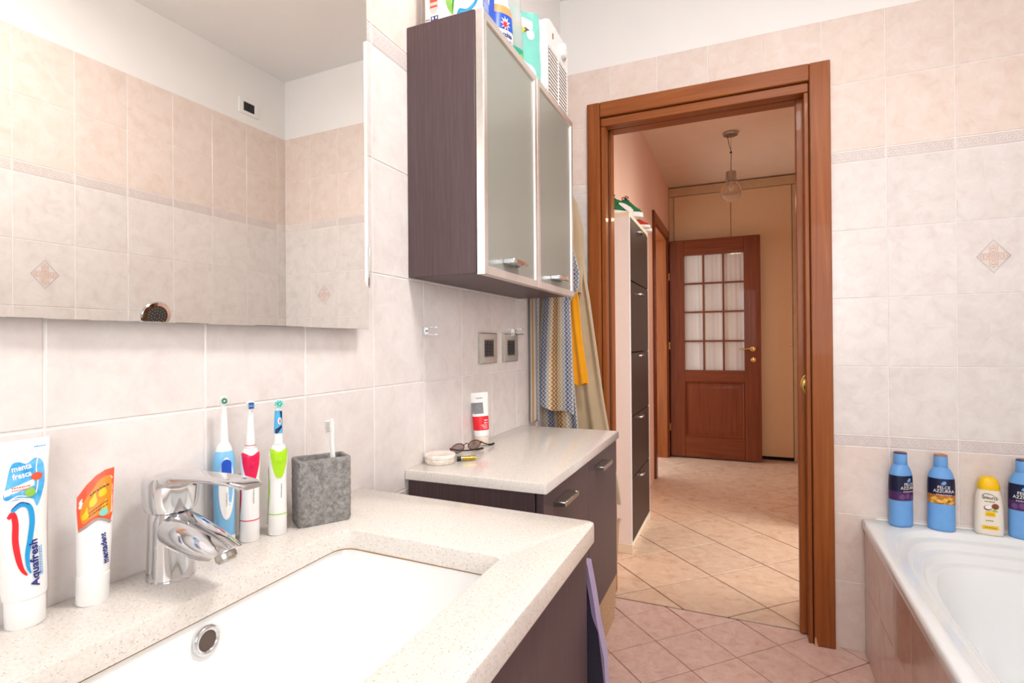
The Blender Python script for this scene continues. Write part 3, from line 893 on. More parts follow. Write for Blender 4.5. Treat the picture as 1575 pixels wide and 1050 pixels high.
for i, (a, b) in enumerate(((CY0 + .001, 1.4345), (1.4375, CY1 - .001))):
    bm = NB(); z0, z1, x0, x1 = CZ0 - .002, CZ1 - .001, .1865, .2055
    # mitred frame: four bars with chamfered inner lips
    def fr(i_, x): return [(x, a + i_, z0 + i_ * 1.05), (x, b - i_, z0 + i_ * 1.05), (x, b - i_, z1 - i_ * 1.05), (x, a + i_, z1 - i_ * 1.05)]
    loft(bm, [fr(.02, x0), fr(0, x0), fr(0, x1 - .001), fr(.001, x1), fr(.0185, x1), fr(.020, x1 - .003), fr(.020, x0)], False, False)
    f = part('door_frame', bm, M_alu, wc, 30, world=True)
    g = pb('glass', f, M_frost, x0 + .004, x1 - .005, a + .019, b - .019, z0 + .02, z1 - .02, bev=0)
    ya = (1.200, 1.558)[i]
    tabh('handle', f, x1 - .004, ya, ya + .088, 1.339)

# base cabinet and its worktop
bc = thing('base_cabinet', 'floating dark oak base cabinet with two doors below the far worktop', 'cabinet', (.17, 1.436, .362))
BY0, BY1, BZ0, BZ1 = 1.080, 1.790, .362, .8165
pb('side_panel', bc, M_wenge, .001, .324, BY0, BY0 + .018, BZ0, BZ1); pb('side_panel', bc, M_wenge, .001, .324, BY1 - .018, BY1, BZ0, BZ1)
pb('bottom_panel', bc, M_wenge, .001, .324, BY0 + .018, BY1 - .018, BZ0, BZ0 + .018); pb('back_panel', bc, M_wenge, .001, .007, BY0 + .018, BY1 - .018, BZ0 + .018, BZ1)
pb('gap_strip', bc, M_gap, .318, .3275, BY0 + .003, BY1 - .003, BZ0 + .005, BZ1 - .001, bev=0)
for i, (a, b) in enumerate(((BY0, 1.4335), (1.4365, BY1))):
    dd = pb('door', bc, M_wenge, .328, .346, a, b, BZ0, BZ1 - .005)
    ya = (1.140, 1.505)[i]
    tabh('handle', dd, .345, ya, ya + .108, .776, M_steel)
def slab_top(name, poly, z0, z1, hole=None, parent=None, ch=.003):
    bm = NB()
    def rg(p, z): return [bm.verts.new((a, b, z)) for a, b in p]
    def side(rs):
        for r0, r1 in zip(rs, rs[1:]):
            n = len(r0)
            for i in range(n): bm.faces.new((r0[i], r0[(i + 1) % n], r1[(i + 1) % n], r1[i]))
    o = [rg(poly, z0), rg(poly, z1 - ch), rg(inset(poly, ch * .3), z1 - ch * .3), rg(inset(poly, ch), z1)]
    side(o); loops = [o]
    if hole:
        h = [rg(hole, z0), rg(hole, z1 - ch), rg(inset(hole, -ch * .3), z1 - ch * .3), rg(inset(hole, -ch), z1)]
        side(h); loops.append(h)
    for k in (0, -1):
        es = []
        for lp in loops:
            r = lp[k]; n = len(r)
            es += [bm.edges.get((r[i], r[(i + 1) % n])) for i in range(n)]
        bmesh.ops.triangle_fill(bm, use_beauty=True, edges=es)
    return part(name, bm, M_quartz, parent, 35, world=True)
o = slab_top('worktop', rrect(.0005, .356, 1.065, 1.795, .004, 3), .8175, .84)
tag(o, 'cream speckled quartz worktop on the far base cabinet, carrying eyeglasses and a red cream tube', 'worktop')

# vanity: cabinet, worktop with cut-out, basin
vc = thing('vanity_cabinet', 'dark oak washbasin cabinet under the near worktop', 'cabinet', (.25, .2, .36))
pb('side_panel', vc, M_wenge, .001, .470, .862, .882, .36, .8065); pb('side_panel', vc, M_wenge, .001, .470, -.52, -.50, .36, .8065)
pb('bottom_panel', vc, M_wenge, .001, .470, -.50, .862, .36, .378); pb('back_panel', vc, M_wenge, .001, .008, -.50, .862, .378, .74)
pb('gap_strip', vc, M_gap, .46, .474, -.515, .878, .365, .8, bev=0)
for a, b in ((-.52, .0485), (.0515, .882)):
    dd = pb('drawer_front', vc, M_wenge, .475, .493, a, b, .36, .8015)
    tabh('handle', dd, .492, (a + b) / 2 - .19 if a > 0 else (a + b) / 2 - .05, (a + b) / 2 - .09 if a > 0 else (a + b) / 2 + .05, .66, M_steel)
HX0, HX1, HY0, HY1 = .137, .4245, .215, .683
hole = []
for cx, cy, a0, rr in ((HX1, HY1, 0, .012), (HX0, HY1, 90, .026), (HX0, HY0, 180, .026), (HX1, HY0, 270, .012)):
    sx = -1 if cx == HX1 else 1; sy = -1 if cy == HY1 else 1
    for k in range(6):
        t = R_(a0 + 18 * k); hole.append((cx + sx * rr + rr * math.cos(t), cy + sy * rr + rr * math.sin(t)))
hole = [(a, b + (HX1 - a) * .042) for a, b in hole]
def vpoly():
    return [(.0005, -.55), (.5045, -.55), (.5105, -.544), (.5105, .866), (.508, .874), (.500, .8795), (.0005, .9035)]
o = slab_top('worktop', vpoly(), .808, .838, hole)
tag(o, 'cream speckled quartz worktop with a rectangular cut-out around the white washbasin', 'worktop')
bs = thing('washbasin', 'white rectangular undermount ceramic washbasin with chrome overflow ring', 'washbasin', (.28, .45, .66))
def brect(x0, x1, ya, yb, r, z, n=6):
    out = []
    for cx, cy, a0, sx, sy in ((x1, yb, 0, -1, -1), (x0, yb, 90, 1, -1), (x0, ya, 180, 1, 1), (x1, ya, 270, -1, 1)):
        for k in range(n):
            t = R_(a0 + 90 * k / (n - 1)); out.append((cx + sx * r + r * math.cos(t), cy + sy * r + r * math.sin(t) + (HX1 - cx) * .03, z))
    return out
bm = NB()
e = .006
loft(bm, [brect(HX0 - .03, HX1 + .02, HY0 - .03, HY1 + .03, .03, .795), brect(HX0 - .03, HX1 + .02, HY0 - .03, HY1 + .03, .03, .8075), brect(HX0 - e, HX1 + e, HY0 - e, HY1 + e, .026, .8075),
          brect(HX0 - e + .001, HX1 + e - .001, HY0 - e + .001, HY1 + e - .001, .026, .803), brect(HX0 + .004, HX1 - .002, HY0 + .004, HY1 - .004, .034, .76), brect(HX0 + .012, HX1 - .010, HY0 + .015, HY1 - .015, .045, .715),
          brect(HX0 + .028, HX1 - .026, HY0 + .035, HY1 - .035, .055, .692), brect(HX0 + .055, HX1 - .055, HY0 + .08, HY1 - .08, .05, .684), brect(.262, .302, .43, .47, .018, .679), brect(.27, .294, .438, .462, .011, .678)], False, True)
part('bowl', bm, M_cer, bs, 50, world=True)
bm = NB(); loft(bm, [[(q[0], q[1], .8078 + dz) for q in brect(HX0 - i_, HX1 + i_, HY0 - i_, HY1 + i_, .026, 0)] for i_, dz in ((.0002, -.0010), (.004, -.0010), (.004, -.0003), (.0002, -.0003))], False, False)
part('sealant', bm, soft('aged sealant', '#C9A57C', .6), bs, world=True)
bm = NB(); oc = Vector((HX0 + .0035, .449, .781)); ax = Vector((1, 0, .06)).normalized()
ring_torus(bm, oc, ax, .0145, .0036, 32, 8); part('overflow_ring', bm, M_chrome, bs, 60, world=True)
bm = NB(); cyl(bm, oc - ax * .0045, oc + ax * .0008, .0125, seg=24); part('overflow_opening', bm, soft('overflow shadow', '#5A4A42', .5), bs, world=True)
bm = NB(); lathe(bm, [(.022, .0), (.022, .003), (.018, .005), (.004, .006)], (.282, .45, .679), 28); part('drain', bm, M_chrome, bs, 50, world=True)

# mixer tap
fa = thing('mixer_tap', 'polished chrome single-lever mixer tap behind the washbasin', 'tap', (.0515, .466, .838), R_(-3))
bm = NB()
B = Body([(0, .0278, .0278, 2), (.001, .0283, .0283, 2), (.004, .0275, .0275, 2), (.05, .0265, .0262, 2), (.075, .0262, .0255, 2), (.084, .0245, .024, 2), (.0855, .023, .023, 2)], 40)
B.build(bm); part('base', bm, M_chrome, fa, 40)
bm = NB(); rings = []
for tx_, tz_, bx_, bz_, w_ in ((-.010, .091, -.014, .0475, .0205), (.0197, .0889, .0103, .0394, .0245), (.0446, .0835, .0354, .0353, .0243), (.0692, .0768, .0608, .0326, .0225), (.095, .0705, .077, .0325, .0205), (.113, .0640, .083, .0345, .0192), (.1262, .0585, .0868, .0355, .0182), (.1268, .0572, .0880, .0350, .0176), (.1250, .0557, .0895, .0356, .0165)):
    c_ = Vector(((tx_ + bx_) / 2, 0, (tz_ + bz_) / 2)); h_ = Vector(((tx_ - bx_) / 2, 0, (tz_ - bz_) / 2))
    rings.append([c_ + h_ * math.cos(t) + Vector((0, w_ * math.sin(t), 0)) for t in [2 * math.pi * j / 32 for j in range(32)]])
loft(bm, rings); part('spout', bm, M_chrome, fa, 40)
bm = NB(); dr = Vector((.49, 0, -.87)).normalized(); c0 = Vector((.1068, 0, .0462))
cyl(bm, c0 - dr * .002, c0 + dr * .0065, .0125, .0120, 28); cyl(bm, c0 + dr * .0066, c0 + dr * .0095, .0108, .0100, 28); part('aerator', bm, M_steel, fa, 40)
bm = NB()
rings = []
for z, rx_, ox, sl in ((.0860, .0245, 0, 0), (.0885, .0290, 0, 0), (.100, .0315, .0005, 0), (.116, .0325, .001, .08), (.1275, .0325, .0015, .14), (.131, .0308, .002, .15), (.133, .025, .003, .15), (.1335, .008, .003, .15)):
    rings.append([(ox + rx_ * math.cos(t), rx_ * math.sin(t), z + sl * (rx_ * math.cos(t)) * .55) for t in [2 * math.pi * j / 40 for j in range(40)]])
loft(bm, rings); part('head', bm, M_chrome, fa, 45)
bm = NB(); rings = []
for x, zc, w_, th in ((.0, .127, .024, .010), (.022, .1305, .027, .010), (.04, .132, .0225, .0075), (.065, .1345, .019, .005), (.10, .1365, .018, .0042), (.13, .1365, .0172, .0038), (.152, .1345, .016, .0034), (.158, .1335, .0125, .0026)):
    rings.append([(x, w_ * math.copysign(abs(math.cos(t)) ** .55, math.cos(t)), zc + th * math.copysign(abs(math.sin(t)) ** .8, math.sin(t))) for t in [2 * math.pi * j / 24 for j in range(24)]])
loft(bm, rings); part('lever', bm, M_chrome, fa, 45)
bm = NB(); lathe(bm, [(.004, 0), (.004, .0012), (.0, .0014)], (.012, 0, .1345), 14, cap1=False); part('badge', bm, M_steel, fa, 40)

# mirror on the left wall
mi = thing('wall_mirror', 'large frameless rectangular mirror above the washbasin', 'mirror', (.033, .8955, 1.1685), -.0149)
bm = NB(); box(bm, -.0045, 0, -1.36, 0, 0, .90, .0006); part('glass', bm, M_mirror, mi)
bm = NB(); box(bm, -.0235, -.0048, -1.35, -.006, .006, .894); part('backing', bm, M_mback, mi)
for z in (.085, .70):
    bm = NB(); box(bm, -.026, .0022, .0006, .0035, z, z + .085, .0008); box(bm, -.0005, .0022, -.004, .0006, z + .004, z + .02, .0004); part('clip', bm, M_steel, mi, 40)

# shelf clips and sockets on the left wall
for k, (y, z, lb) in enumerate(((1.157, 1.170, 'small chrome shelf clip on the tiles below the left frosted door'), (1.737, 1.177, 'small chrome shelf clip above the right hand socket plate'))):
    t = thing('shelf_clip', lb, 'clip', (.0005, y, z), 0, 'shelf clips on the left wall')
    bm = NB(); box(bm, 0, .006, -.008, .008, -.011, .011, .001); part('base', bm, M_chrome, t, 40)
    for s_ in (-1, 1):
        bm = NB(); box(bm, .005, .034, -.0065, .0065, s_ * .009 - .0018, s_ * .009 + .0018, .0008); part('prong', bm, M_chrome, t, 40)
    bm = NB(); lathe(bm, [(.0035, 0), (.0035, .002), (.001, .0026)], seg=12); bm.transform(Matrix.Translation((.006, 0, 0)) @ Matrix.Rotation(R_(90), 4, 'Y')); part('screw', bm, M_steel, t, 40)
def socket(name, label, cat, loc, rz, frame_m, wd=.120, ht=.088, group=None, mods=3):
    t = thing(name, label, cat, loc, rz, group)       # plate faces local -Y
    bm = NB(); iw, ih = (.034, .024)
    fr = lambda a, b, y: [(-a, y, -b), (a, y, -b), (a, y, b), (-a, y, b)]
    loft(bm, [fr(wd / 2, ht / 2, 0), fr(wd / 2, ht / 2, -.006), fr(wd / 2 - .003, ht / 2 - .003, -.0095), fr(iw + .004, ih + .004, -.0105), fr(iw, ih, -.008), fr(iw, ih, -.003)], True, False)
    part('frame', bm, frame_m, t, 30)
    for i in range(mods):
        w_ = 2 * iw / mods; a = -iw + w_ * i
        bm = NB(); box(bm, a + .0006, a + w_ - .0006, -.0075, -.001, -ih + .0006, ih - .0006, .001)
        part('module', bm, M_black, t, 40)
        if mods == 3:
            bm = NB()
            for zz_ in (-.010, 0, .010): cyl(bm, (a + w_ / 2, -.0082, zz_), (a + w_ / 2, -.0070, zz_), .0024, seg=10)
            part('pin_hole', bm, M_gap, t)
    return t
socket('socket_plate', 'brushed steel socket plate with black modules, beside the cream tube', 'socket', (.0005, 1.5165, 1.122), R_(90), M_steel, .120, .096, 'socket plates on the left wall')
socket('socket_plate', 'brushed steel socket plate with black modules, next to the patterned robe', 'socket', (.0005, 1.692, 1.122), R_(90), M_steel, .120, .096, 'socket plates on the left wall')
socket('switch_plate', 'white switch plate with two black rockers high on the right wall', 'switch', (XR + .0012, 2.055, 2.425), R_(-90), M_white, .125, .084, None, 2)

# bathtub with tiled apron
tb = thing('bathtub', 'white built-in acrylic bathtub with stepped rim in the right corner', 'bathtub', (1.47, 1.45, 0))
TZ = .489
def tx(y): return 1.134 - (D - y) * .0225                   # the front runs slightly askew
TY0, TY1 = .62, D - .002
bm = NB()
n = 22
def outer(z, i_, n_=n):
    pts = []
    c = [(tx(TY1) + i_, TY1 - i_), (XR - .002 - i_, TY1 - i_), (XR - .002 - i_, TY0 + i_), (tx(TY0) + i_, TY0 + i_)]
    for k in range(4):
        a, b = c[k], c[(k + 1) % 4]
        for q in range(n_): pts.append((a[0] + (b[0] - a[0]) * q / n_, a[1] + (b[1] - a[1]) * q / n_, z))
    return pts
def inner(z, x0, x1, ya, yb, ex):
    """rounded opening sampled with the same number of points, starting at the far front corner"""
    pts = []; cx, cy, ax_, ay_ = (x0 + x1) / 2, (ya + yb) / 2, (x1 - x0) / 2, (yb - ya) / 2
    for p in outer(0, 0):
        mx, my = (tx(TY0) + XR) / 2, (TY0 + TY1) / 2
        u, v = (p[0] - mx) / ((XR - tx(1.4)) / 2), (p[1] - my) / ((TY1 - TY0) / 2)
        t = math.atan2(v, u); c_, s_ = math.cos(t), math.sin(t)
        pts.append((cx + ax_ * math.copysign(abs(c_) ** (2 / ex), c_), cy + ay_ * math.copysign(abs(s_) ** (2 / ex), s_), z))
    return pts
rows = [outer(TZ - .038, .004), outer(TZ - .012, 0), outer(TZ - .003, .002), outer(TZ, .008)]
step = [(TZ, 1.150, 1.775, .68, 2.243, 4.2), (TZ - .004, 1.154, 1.771, .685, 2.239, 4.2), (TZ - .018, 1.158, 1.768, .69, 2.235, 4.1), (TZ - .022, 1.162, 1.765, .695, 2.230, 4.0),
        (TZ - .024, 1.180, 1.752, .71, 2.211, 3.9), (TZ - .028, 1.184, 1.749, .715, 2.207, 3.9), (TZ - .044, 1.188, 1.746, .72, 2.203, 3.8), (TZ - .048, 1.192, 1.743, .725, 2.198, 3.8),
        (TZ - .050, 1.208, 1.730, .74, 2.182, 3.6), (TZ - .054, 1.212, 1.727, .745, 2.178, 3.6), (TZ - .072, 1.217, 1.724, .75, 2.174, 3.6), (TZ - .076, 1.221, 1.720, .755, 2.169, 3.5),
        (TZ - .078, 1.234, 1.708, .77, 2.155, 3.4), (TZ - .084, 1.240, 1.704, .78, 2.147, 3.4), (TZ - .18, 1.255, 1.70, .80, 2.11, 3.3), (TZ - .32, 1.285, 1.67, .86, 2.03, 3.0), (TZ - .385, 1.325, 1.63, .92, 1.95, 2.8), (TZ - .40, 1.40, 1.56, 1.05, 1.8, 2.4)]
rows += [inner(*q) for q in step]
loft(bm, rows, False, True); part('tub_shell', bm, M_acryl, tb, 60, world=True)
bm = NB(); box(bm, tx(TY0) + .012, XR - .004, TY0 + .012, TY0 + .02, 0, TZ - .04); part('end_panel', bm, M_grout, tb, world=True)
bm = NB(); prism(bm, [(tx(TY0) + .016, TY0 + .016), (tx(TY1) + .016, TY1), (tx(TY1) + .022, TY1), (tx(TY0) + .022, TY0 + .016)], lambda u, v: (u, v, 0), lambda u, v: (u, v, TZ - .036)); part('apron_base', bm, M_grout, tb, world=True)
# apron tiles
M_apr = ceramic('rose apron tile', '#D9BFB5', '#D0B3A8', '#C3A397', .08, 7, .05)
joints = [TY1 - .002, 2.045, 1.847, 1.655, 1.463, 1.27, 1.075, .88, .69, TY0 + .012]
for y1_, y0_ in zip(joints, joints[1:]):
    for a, b in ((.001, .25), (.25, TZ - .038)):
        bm = NB(); q = inset(rect(y0_, y1_, a, b), J); up = inset(q, .0012)
        loft(bm, [[(tx(u) + .016, u, v) for u, v in q], [(tx(u) + .0095, u, v) for u, v in q], [(tx(u) + .008, u, v) for u, v in up]])
        part('tile', bm, M_apr, tb, world=True)
bm = NB(); tube(bm, [(1.18, TY1 + .0005, TZ + .0005), (XR - .01, TY1 + .0005, TZ + .0005)], .004, 8); part('silicone_joint', bm, M_white, tb, world=True)

# hand shower on the right wall, seen in the mirror
sh = thing('hand_shower', 'round chrome hand shower on the right wall, reflected at the mirror bottom edge', 'shower head', (XR - .001, 1.497, 1.172))
bm = NB(); lathe(bm, [(.028, 0), (.028, .006), (.016, .01), (.014, .045), (.018, .05)], seg=24); bm.transform(Matrix.Rotation(R_(-90), 4, 'Y')); part('wall_bracket', bm, M_chrome, sh, 40)
bm = NB(); tube(bm, catmull([(-.045, 0, -.09), (-.05, 0, 0), (-.062, 0, .05), (-.085, 0, .083)], 6), .012, 14); part('grip', bm, M_chrome, sh, 50)
bm = NB(); lathe(bm, [(.012, -.022), (.045, -.018), (.062, -.006), (.064, .002), (.060, .007), (.046, .0075)], seg=36, cap1=False); 
hm = Matrix.Translation((-.100, 0, .098)) @ Matrix.Rotation(R_(-104), 4, 'Y')
bm.transform(hm); part('head', bm, M_chrome, sh, 40)
bm = NB(); lathe(bm, [(.046, .0065), (.001, .0070)], seg=36); 
bm.transform(hm); part('face_plate', bm, soft('dark rubber', '#4A4643', .5), sh, 40)
bm = NB()
for rr, nn in ((.012, 6), (.024, 12), (.036, 18)):
    for i in range(nn):
        t = 2 * math.pi * i / nn; cyl(bm, (rr * math.cos(t), rr * math.sin(t), .0055), (rr * math.cos(t), rr * math.sin(t), .0098), .0022, .0016, 6)
bm.transform(hm); part('nozzles', bm, M_grey, sh, kind='stuff')
bm = NB(); tube(bm, catmull([(-.045, 0, -.09), (-.043, .02, -.3), (-.04, .05, -.5), (-.045, .1, -.45), (-.03, .12, -.3), (-.012, .12, -.2)], 8), .0075, 10); part('hose', bm, M_steel, sh, 60)

# bathroom ceiling lamp added for its light, out of view above the camera
cl_ = thing('added_ceiling_lamp', 'added round flush white ceiling lamp, unseen above the camera', 'lamp', (.95, .75, CZ))
bm = NB(); lathe(bm, [(.19, 0), (.19, -.02), (.18, -.03)], seg=40); part('base', bm, M_white, cl_, 40)
bm = NB(); lathe(bm, [(.175, -.03), (.165, -.055), (.12, -.075), (.02, -.083)], seg=40); part('diffuser', bm, M_addlamp, cl_, 40)
# ------------------------------------------------------------------ things on the near worktop
NZ = .8382
def face_to(x, y, turn=0.0):
    """rotation that turns local -Y towards the middle of the room's viewing side, plus a turn"""
    dx, dy = .737 - x, 0.0 - y
    return math.atan2(dx, -dy) + R_(turn)

def bars(bm, mp, u0, u1, v, n, h, seed=1):
    """a line of print too fine to read: a row of short dashes"""
    rr = random.Random(seed); u = u0
    while u < u1 - .001:
        w_ = rr.uniform(.6, 1.6) * h * 1.3
        decal(bm, rect(u, min(u + w_, u1), v - h / 2, v + h / 2), mp); u += w_ + h * .55

# tall toothpaste tube, standing on its cap
t1 = thing('toothpaste_tube', 'large white toothpaste tube with red, white and blue swoosh standing on its cap', 'toothpaste', (.0215, .3255, NZ), face_to(.02, .33, 13), None, 0.0, R_(-1.5))
t1.scale = (.80, .74, .955)
B = Body([(0, .0205, .0215, 2), (.002, .0215, .0225, 2), (.030, .0215, .0225, 2), (.0315, .0205, .0215, 2)], 40)
bm = NB(); B.build(bm); part('cap', bm, M_white, t1, 40)
T = Body([(.032, .0232, .0228, 2), (.036, .0238, .023, 2), (.07, .0246, .0205, 2), (.11, .0258, .0165, 2), (.15, .0285, .0115, 2), (.18, .0308, .0062, 2), (.193, .0320, .0022, 2), (.196, .0324, .0014, 3), (.208, .0326, .0012, 3)], 48)
bm = NB(); T.build(bm); part('tube', bm, M_white, t1, 50)
mp = T.front(.0003); mp2 = T.front(.0006); mp3 = T.front(.0009)
bm = NB()
decal(bm, [(q.x, q.y) for q in catmull([(-.019, .146, 0), (-.016, .160, 0), (-.010, .181, 0), (-.002, .184, 0), (.006, .181, 0), (.016, .186, 0), (.0235, .180, 0), (.0245, .162, 0), (.021, .147, 0), (.014, .132, 0), (.010, .141, 0), (.0, .1435, 0), (-.010, .143, 0)], 4, True)], mp, 2); part('blue_blot', bm, M_blot, t1)
bm = NB()
decal(bm, [(-.0185, .155), (.0125, .163), (.0125, .156), (-.0185, .148)], mp2, 1)
for q in (0, .0026): ribbon(bm, catmull([(-.018 + q, .143, 0), (-.005, .1445 + q, 0), (.007, .1415 + q, 0)], 4), .0012, mp2)
ribbon(bm, catmull([(.018, .186, 0), (.0155, .174, 0), (.0165, .160, 0), (.0135, .147, 0)], 4), .0012, mp2)
part('label_band', bm, M_wordw, t1)
bm = NB(); word(bm, 'menta', .0090, mp2, .0005, .1775, .10, sx=.92, bold=.0002); word(bm, 'fresca', .0090, mp2, .0005, .169, .10, sx=.92, bold=.0002); part('lettering', bm, M_wordw, t1)
bm = NB(); bars(bm, mp3, -.011, .009, .1565, 1, .0013, 3); bars(bm, mp3, -.011, .008, .1535, 1, .0011, 4); part('fine_print', bm, M_coral, t1, kind='stuff')
bm = NB(); decal(bm, ell(.0155, .1655, .0062, .0043, 18, .3), mp3, 1); part('red_spot', bm, M_coral, t1)
bm = NB(); decal(bm, ell(.0075, .149, .0058, .0052, 18), mp3, 1); ribbon(bm, [(.003, .146), (.0075, .149), (.012, .152)], .0006, T.front(.0011)); part('mint_leaf', bm, M_leaf, t1)
def swoosh(pts, wd, m, name):
    bm = NB(); c_ = catmull([(a, b, 0) for a, b in pts], 6); n_ = len(c_)
    ws = [max(.0006, wd * math.sin(math.pi * (.12 + .88 * min(1, i / n_ * 1.0))) ** .6) for i in range(n_)]
    ribbon(bm, c_, ws, mp2); part(name, bm, m, t1)
swoosh([(-.016, .124), (-.0115, .1285), (-.0095, .118), (-.0105, .098), (-.0085, .078), (-.0055, .066), (-.001, .059)], .0062, M_red, 'red_stripe')
swoosh([(-.0125, .131), (-.003, .137), (.0055, .133), (.0075, .118), (.0045, .100), (.0005, .082), (.0005, .068), (.003, .060)], .0058, M_cyan, 'blue_stripe')
swoosh([(-.0125, .1335), (-.003, .1395), (.0065, .1355)], .0016, M_ink, 'navy_line')
bm = NB(); word(bm, 'Aquafresh', .0125, mp3, .0075, .0705, R_(90), sx=1.02, bold=.00035); part('lettering', bm, M_ink, t1)
bm = NB()
for k_, u_ in enumerate((.0135, .0155)):
    f_ = lambda u, v, mq=mp3, uu=u_: mq(uu - v, u)
    bars(bm, f_, .055, .088, 0, 1, .0011, 5 + k_)
bars(bm, mp3, .015, .0275, .1985, 1, .0012, 8); part('fine_print', bm, M_cyan, t1, kind='stuff')

# small children's tube with slanted top
t2 = thing('toothpaste_tube', 'small white toothpaste tube with red and orange printed slanted top, beside the tap', 'toothpaste', (.034, .3835, NZ), face_to(.03, .39, -6), None, 0, R_(1.5))
t2.scale = (.77, .77, .925)
bm = NB(); B = Body([(0, .0195, .0195, 2), (.002, .0205, .0205, 2), (.036, .0207, .0207, 2), (.038, .0195, .0195, 2)], 64)
def flute(x, y, z):
    a = math.atan2(x, -y); k = 1 - .018 * (.5 + .5 * math.cos(a * 24)) * (1 if .003 < z < .036 else 0)
    return (x * k, y * k, z)
B.build(bm, warp=flute); part('cap', bm, M_white, t2, 30)
T = Body([(.038, .0200, .0196, 2), (.05, .0208, .0190, 2), (.08, .0218, .0165, 2), (.105, .0225, .013, 2), (.13, .023, .0085, 2), (.15, .0232, .0045, 2), (.163, .0233, .0016, 2), (.168, .0233, .001, 3)], 48)
def slant(x, y, z):
    q = max(0, min(1, (z - .085) / .083)); s_ = max(0, (.0233 - x) / .0466)
    return (x, y, z - q * .037 * s_ ** 2.0)
bm = NB(); T.build(bm, warp=slant); part('tube', bm, M_white, t2, 50)
mp = T.front(.0003, slant); mp2 = T.front(.0006, slant); mp3 = T.front(.0009, slant)
bm = NB(); decal(bm, [(-.0222, .168), (.0228, .168), (.0222, .112), (.0195, .098), (.010, .106), (0, .106), (-.008, .100), (-.0185, .094), (-.0205, .12), (-.0218, .14)], mp, 2); part('red_print', bm, M_coral, t2)
bm = NB(); decal(bm, [(q.x, q.y) for q in catmull([(-.017, .126, 0), (-.013, .143, 0), (-.004, .151, 0), (.006, .158, 0), (.019, .157, 0), (.0205, .13, 0), (.019, .11, 0), (.008, .1125, 0), (-.004, .111, 0), (-.0125, .107, 0)], 4, True)], mp2, 2); part('orange_print', bm, M_orange, t2)
bm = NB()
for cu, cv, a_, b_ in ((-.010, .122, .0075, .016), (-.001, .137, .0085, .017), (.010, .143, .0085, .014), (.0125, .122, .0065, .016)):
    decal(bm, [(q.x, q.y) for q in catmull([(cu - a_ * .5, cv - b_ * .5, 0), (cu - a_ * .55, cv, 0), (cu - a_ * .1, cv + b_ * .2, 0), (cu + a_ * .2, cv + b_ * .6, 0), (cu + a_ * .35, cv + b_ * .1, 0), (cu + a_ * .55, cv - b_ * .3, 0), (cu + a_ * .1, cv - b_ * .55, 0)], 3, True)], mp3, 1)
part('yellow_print', bm, M_yel, t2)
bm = NB()
for q in range(2): bars(bm, lambda u, v, qq=q: T.front(.0012, slant)(u, v + u * .35), -.006, .017, .1175 + .0045 * q, 1, .0014, 15 + q)
bars(bm, lambda u, v: T.front(.0012, slant)(u, v + u * .1), -.006, .018, .1460, 1, .0022, 18)
part('scribble_print', bm, M_dgrey, t2)
bm = NB(); ribbon(bm, catmull([(-.018, .097, 0), (-.006, .1035, 0), (.006, .1075, 0), (.021, .100, 0)], 4), .003, mp3); part('grey_wave', bm, M_grey, t2)
bm = NB(); decal(bm, ell(.012, .1145, .0052, .0048, 16), T.front(.0011, slant), 1); part('mint_spot', bm, M_teal, t2)
bm = NB(); word(bm, 'mentadent', .0095, mp3, .0145, .0685, R_(97), sx=.95, bold=.0003); part('lettering', bm, M_ink, t2)
bm = NB()
for k_ in range(4): bars(bm, lambda u, v, kk=k_: mp3(-.0165 + .0028 * kk, u), .056 + .004 * k_, .088 - .003 * k_, 0, 1, .001, 20 + k_)
part('fine_print', bm, MATS.get('pale print') or soft('pale print', '#A9B4DC', .5), t2, kind='stuff')

# electric toothbrushes
def brush(label, loc, rz, body_m, rows, neck_rows, headz, head_m, tuft, extra, tilt=0.0, sc=(1, 1, .955)):
    t = thing('electric_toothbrush', label, 'toothbrush', loc, rz, 'electric toothbrushes behind the tap', 0, tilt)
    t.scale = sc
    Bd = Body(rows, 36); bm = NB(); Bd.build(bm); part('handle', bm, body_m, t, 50)
    Nk = Body(neck_rows, 24); bm = NB(); Nk.build(bm); part('neck', bm, head_m, t, 50)
    zt = neck_rows[-1][0]
    bm = NB(); lathe(bm, [(.0055, -.004), (.0072, -.003), (.0074, .001), (.0068, .003)], seg=24); M0 = Matrix.Translation((0, -.0015, headz)) @ Matrix.Rotation(R_(90), 4, 'X'); bm.transform(M0); part('brush_head', bm, head_m, t, 50)
    for nm, m, spots in tuft:
        bm = NB()
        for a, b, r_, h_ in spots: cyl(bm, (a, -.004, headz + b), (a, -.0045 - h_, headz + b), r_, r_ * .95, 10)
        part(nm, bm, m, t, 40)
    extra(t, Bd, Nk)
    return t
ringspots = lambda R0, n_, r_, h_, o=0: [(R0 * math.cos(2 * math.pi * i / n_ + o), R0 * math.sin(2 * math.pi * i / n_ + o), r_, h_) for i in range(n_)]
def ex1(t, B, N):
    mp = B.front(.0004); m2 = B.front(.0008); m3 = B.front(.0012)
    bm = NB(); decal(bm, [(q[0] * 1.0, q[1]) for q in ell(.002, .088, .0118, .047, 28)], mp, 1); part('grip_panel', bm, M_white, t)
    bm = NB(); decal(bm, rrect(-.0055, .0095, .098, .132, .0073, 6), m2, 1); part('button', bm, M_royal, t)
    bm = NB(); ribbon(bm, catmull([(-.001, .104, 0), (.002, .102, 0), (.005, .104, 0)], 4), .0012, m3); part('smile_mark', bm, M_wordw, t)
    bm = NB(); lathe(bm, [(.0125, .139), (.0105, .149), (.0075, .155)], seg=28, sx=1.1, sy=1.05); part('collar', bm, M_white, t, 50)
    bm = NB(); bars(bm, lambda u, v: m3(.002 + v, u), .062, .082, 0, 1, .0016, 31); part('fine_print', bm, M_grey, t, kind='stuff')
    B.shell(bm := NB(), .001, .016, -.9, 1.9, .0005); part('base_patch', bm, M_white, t, 50)
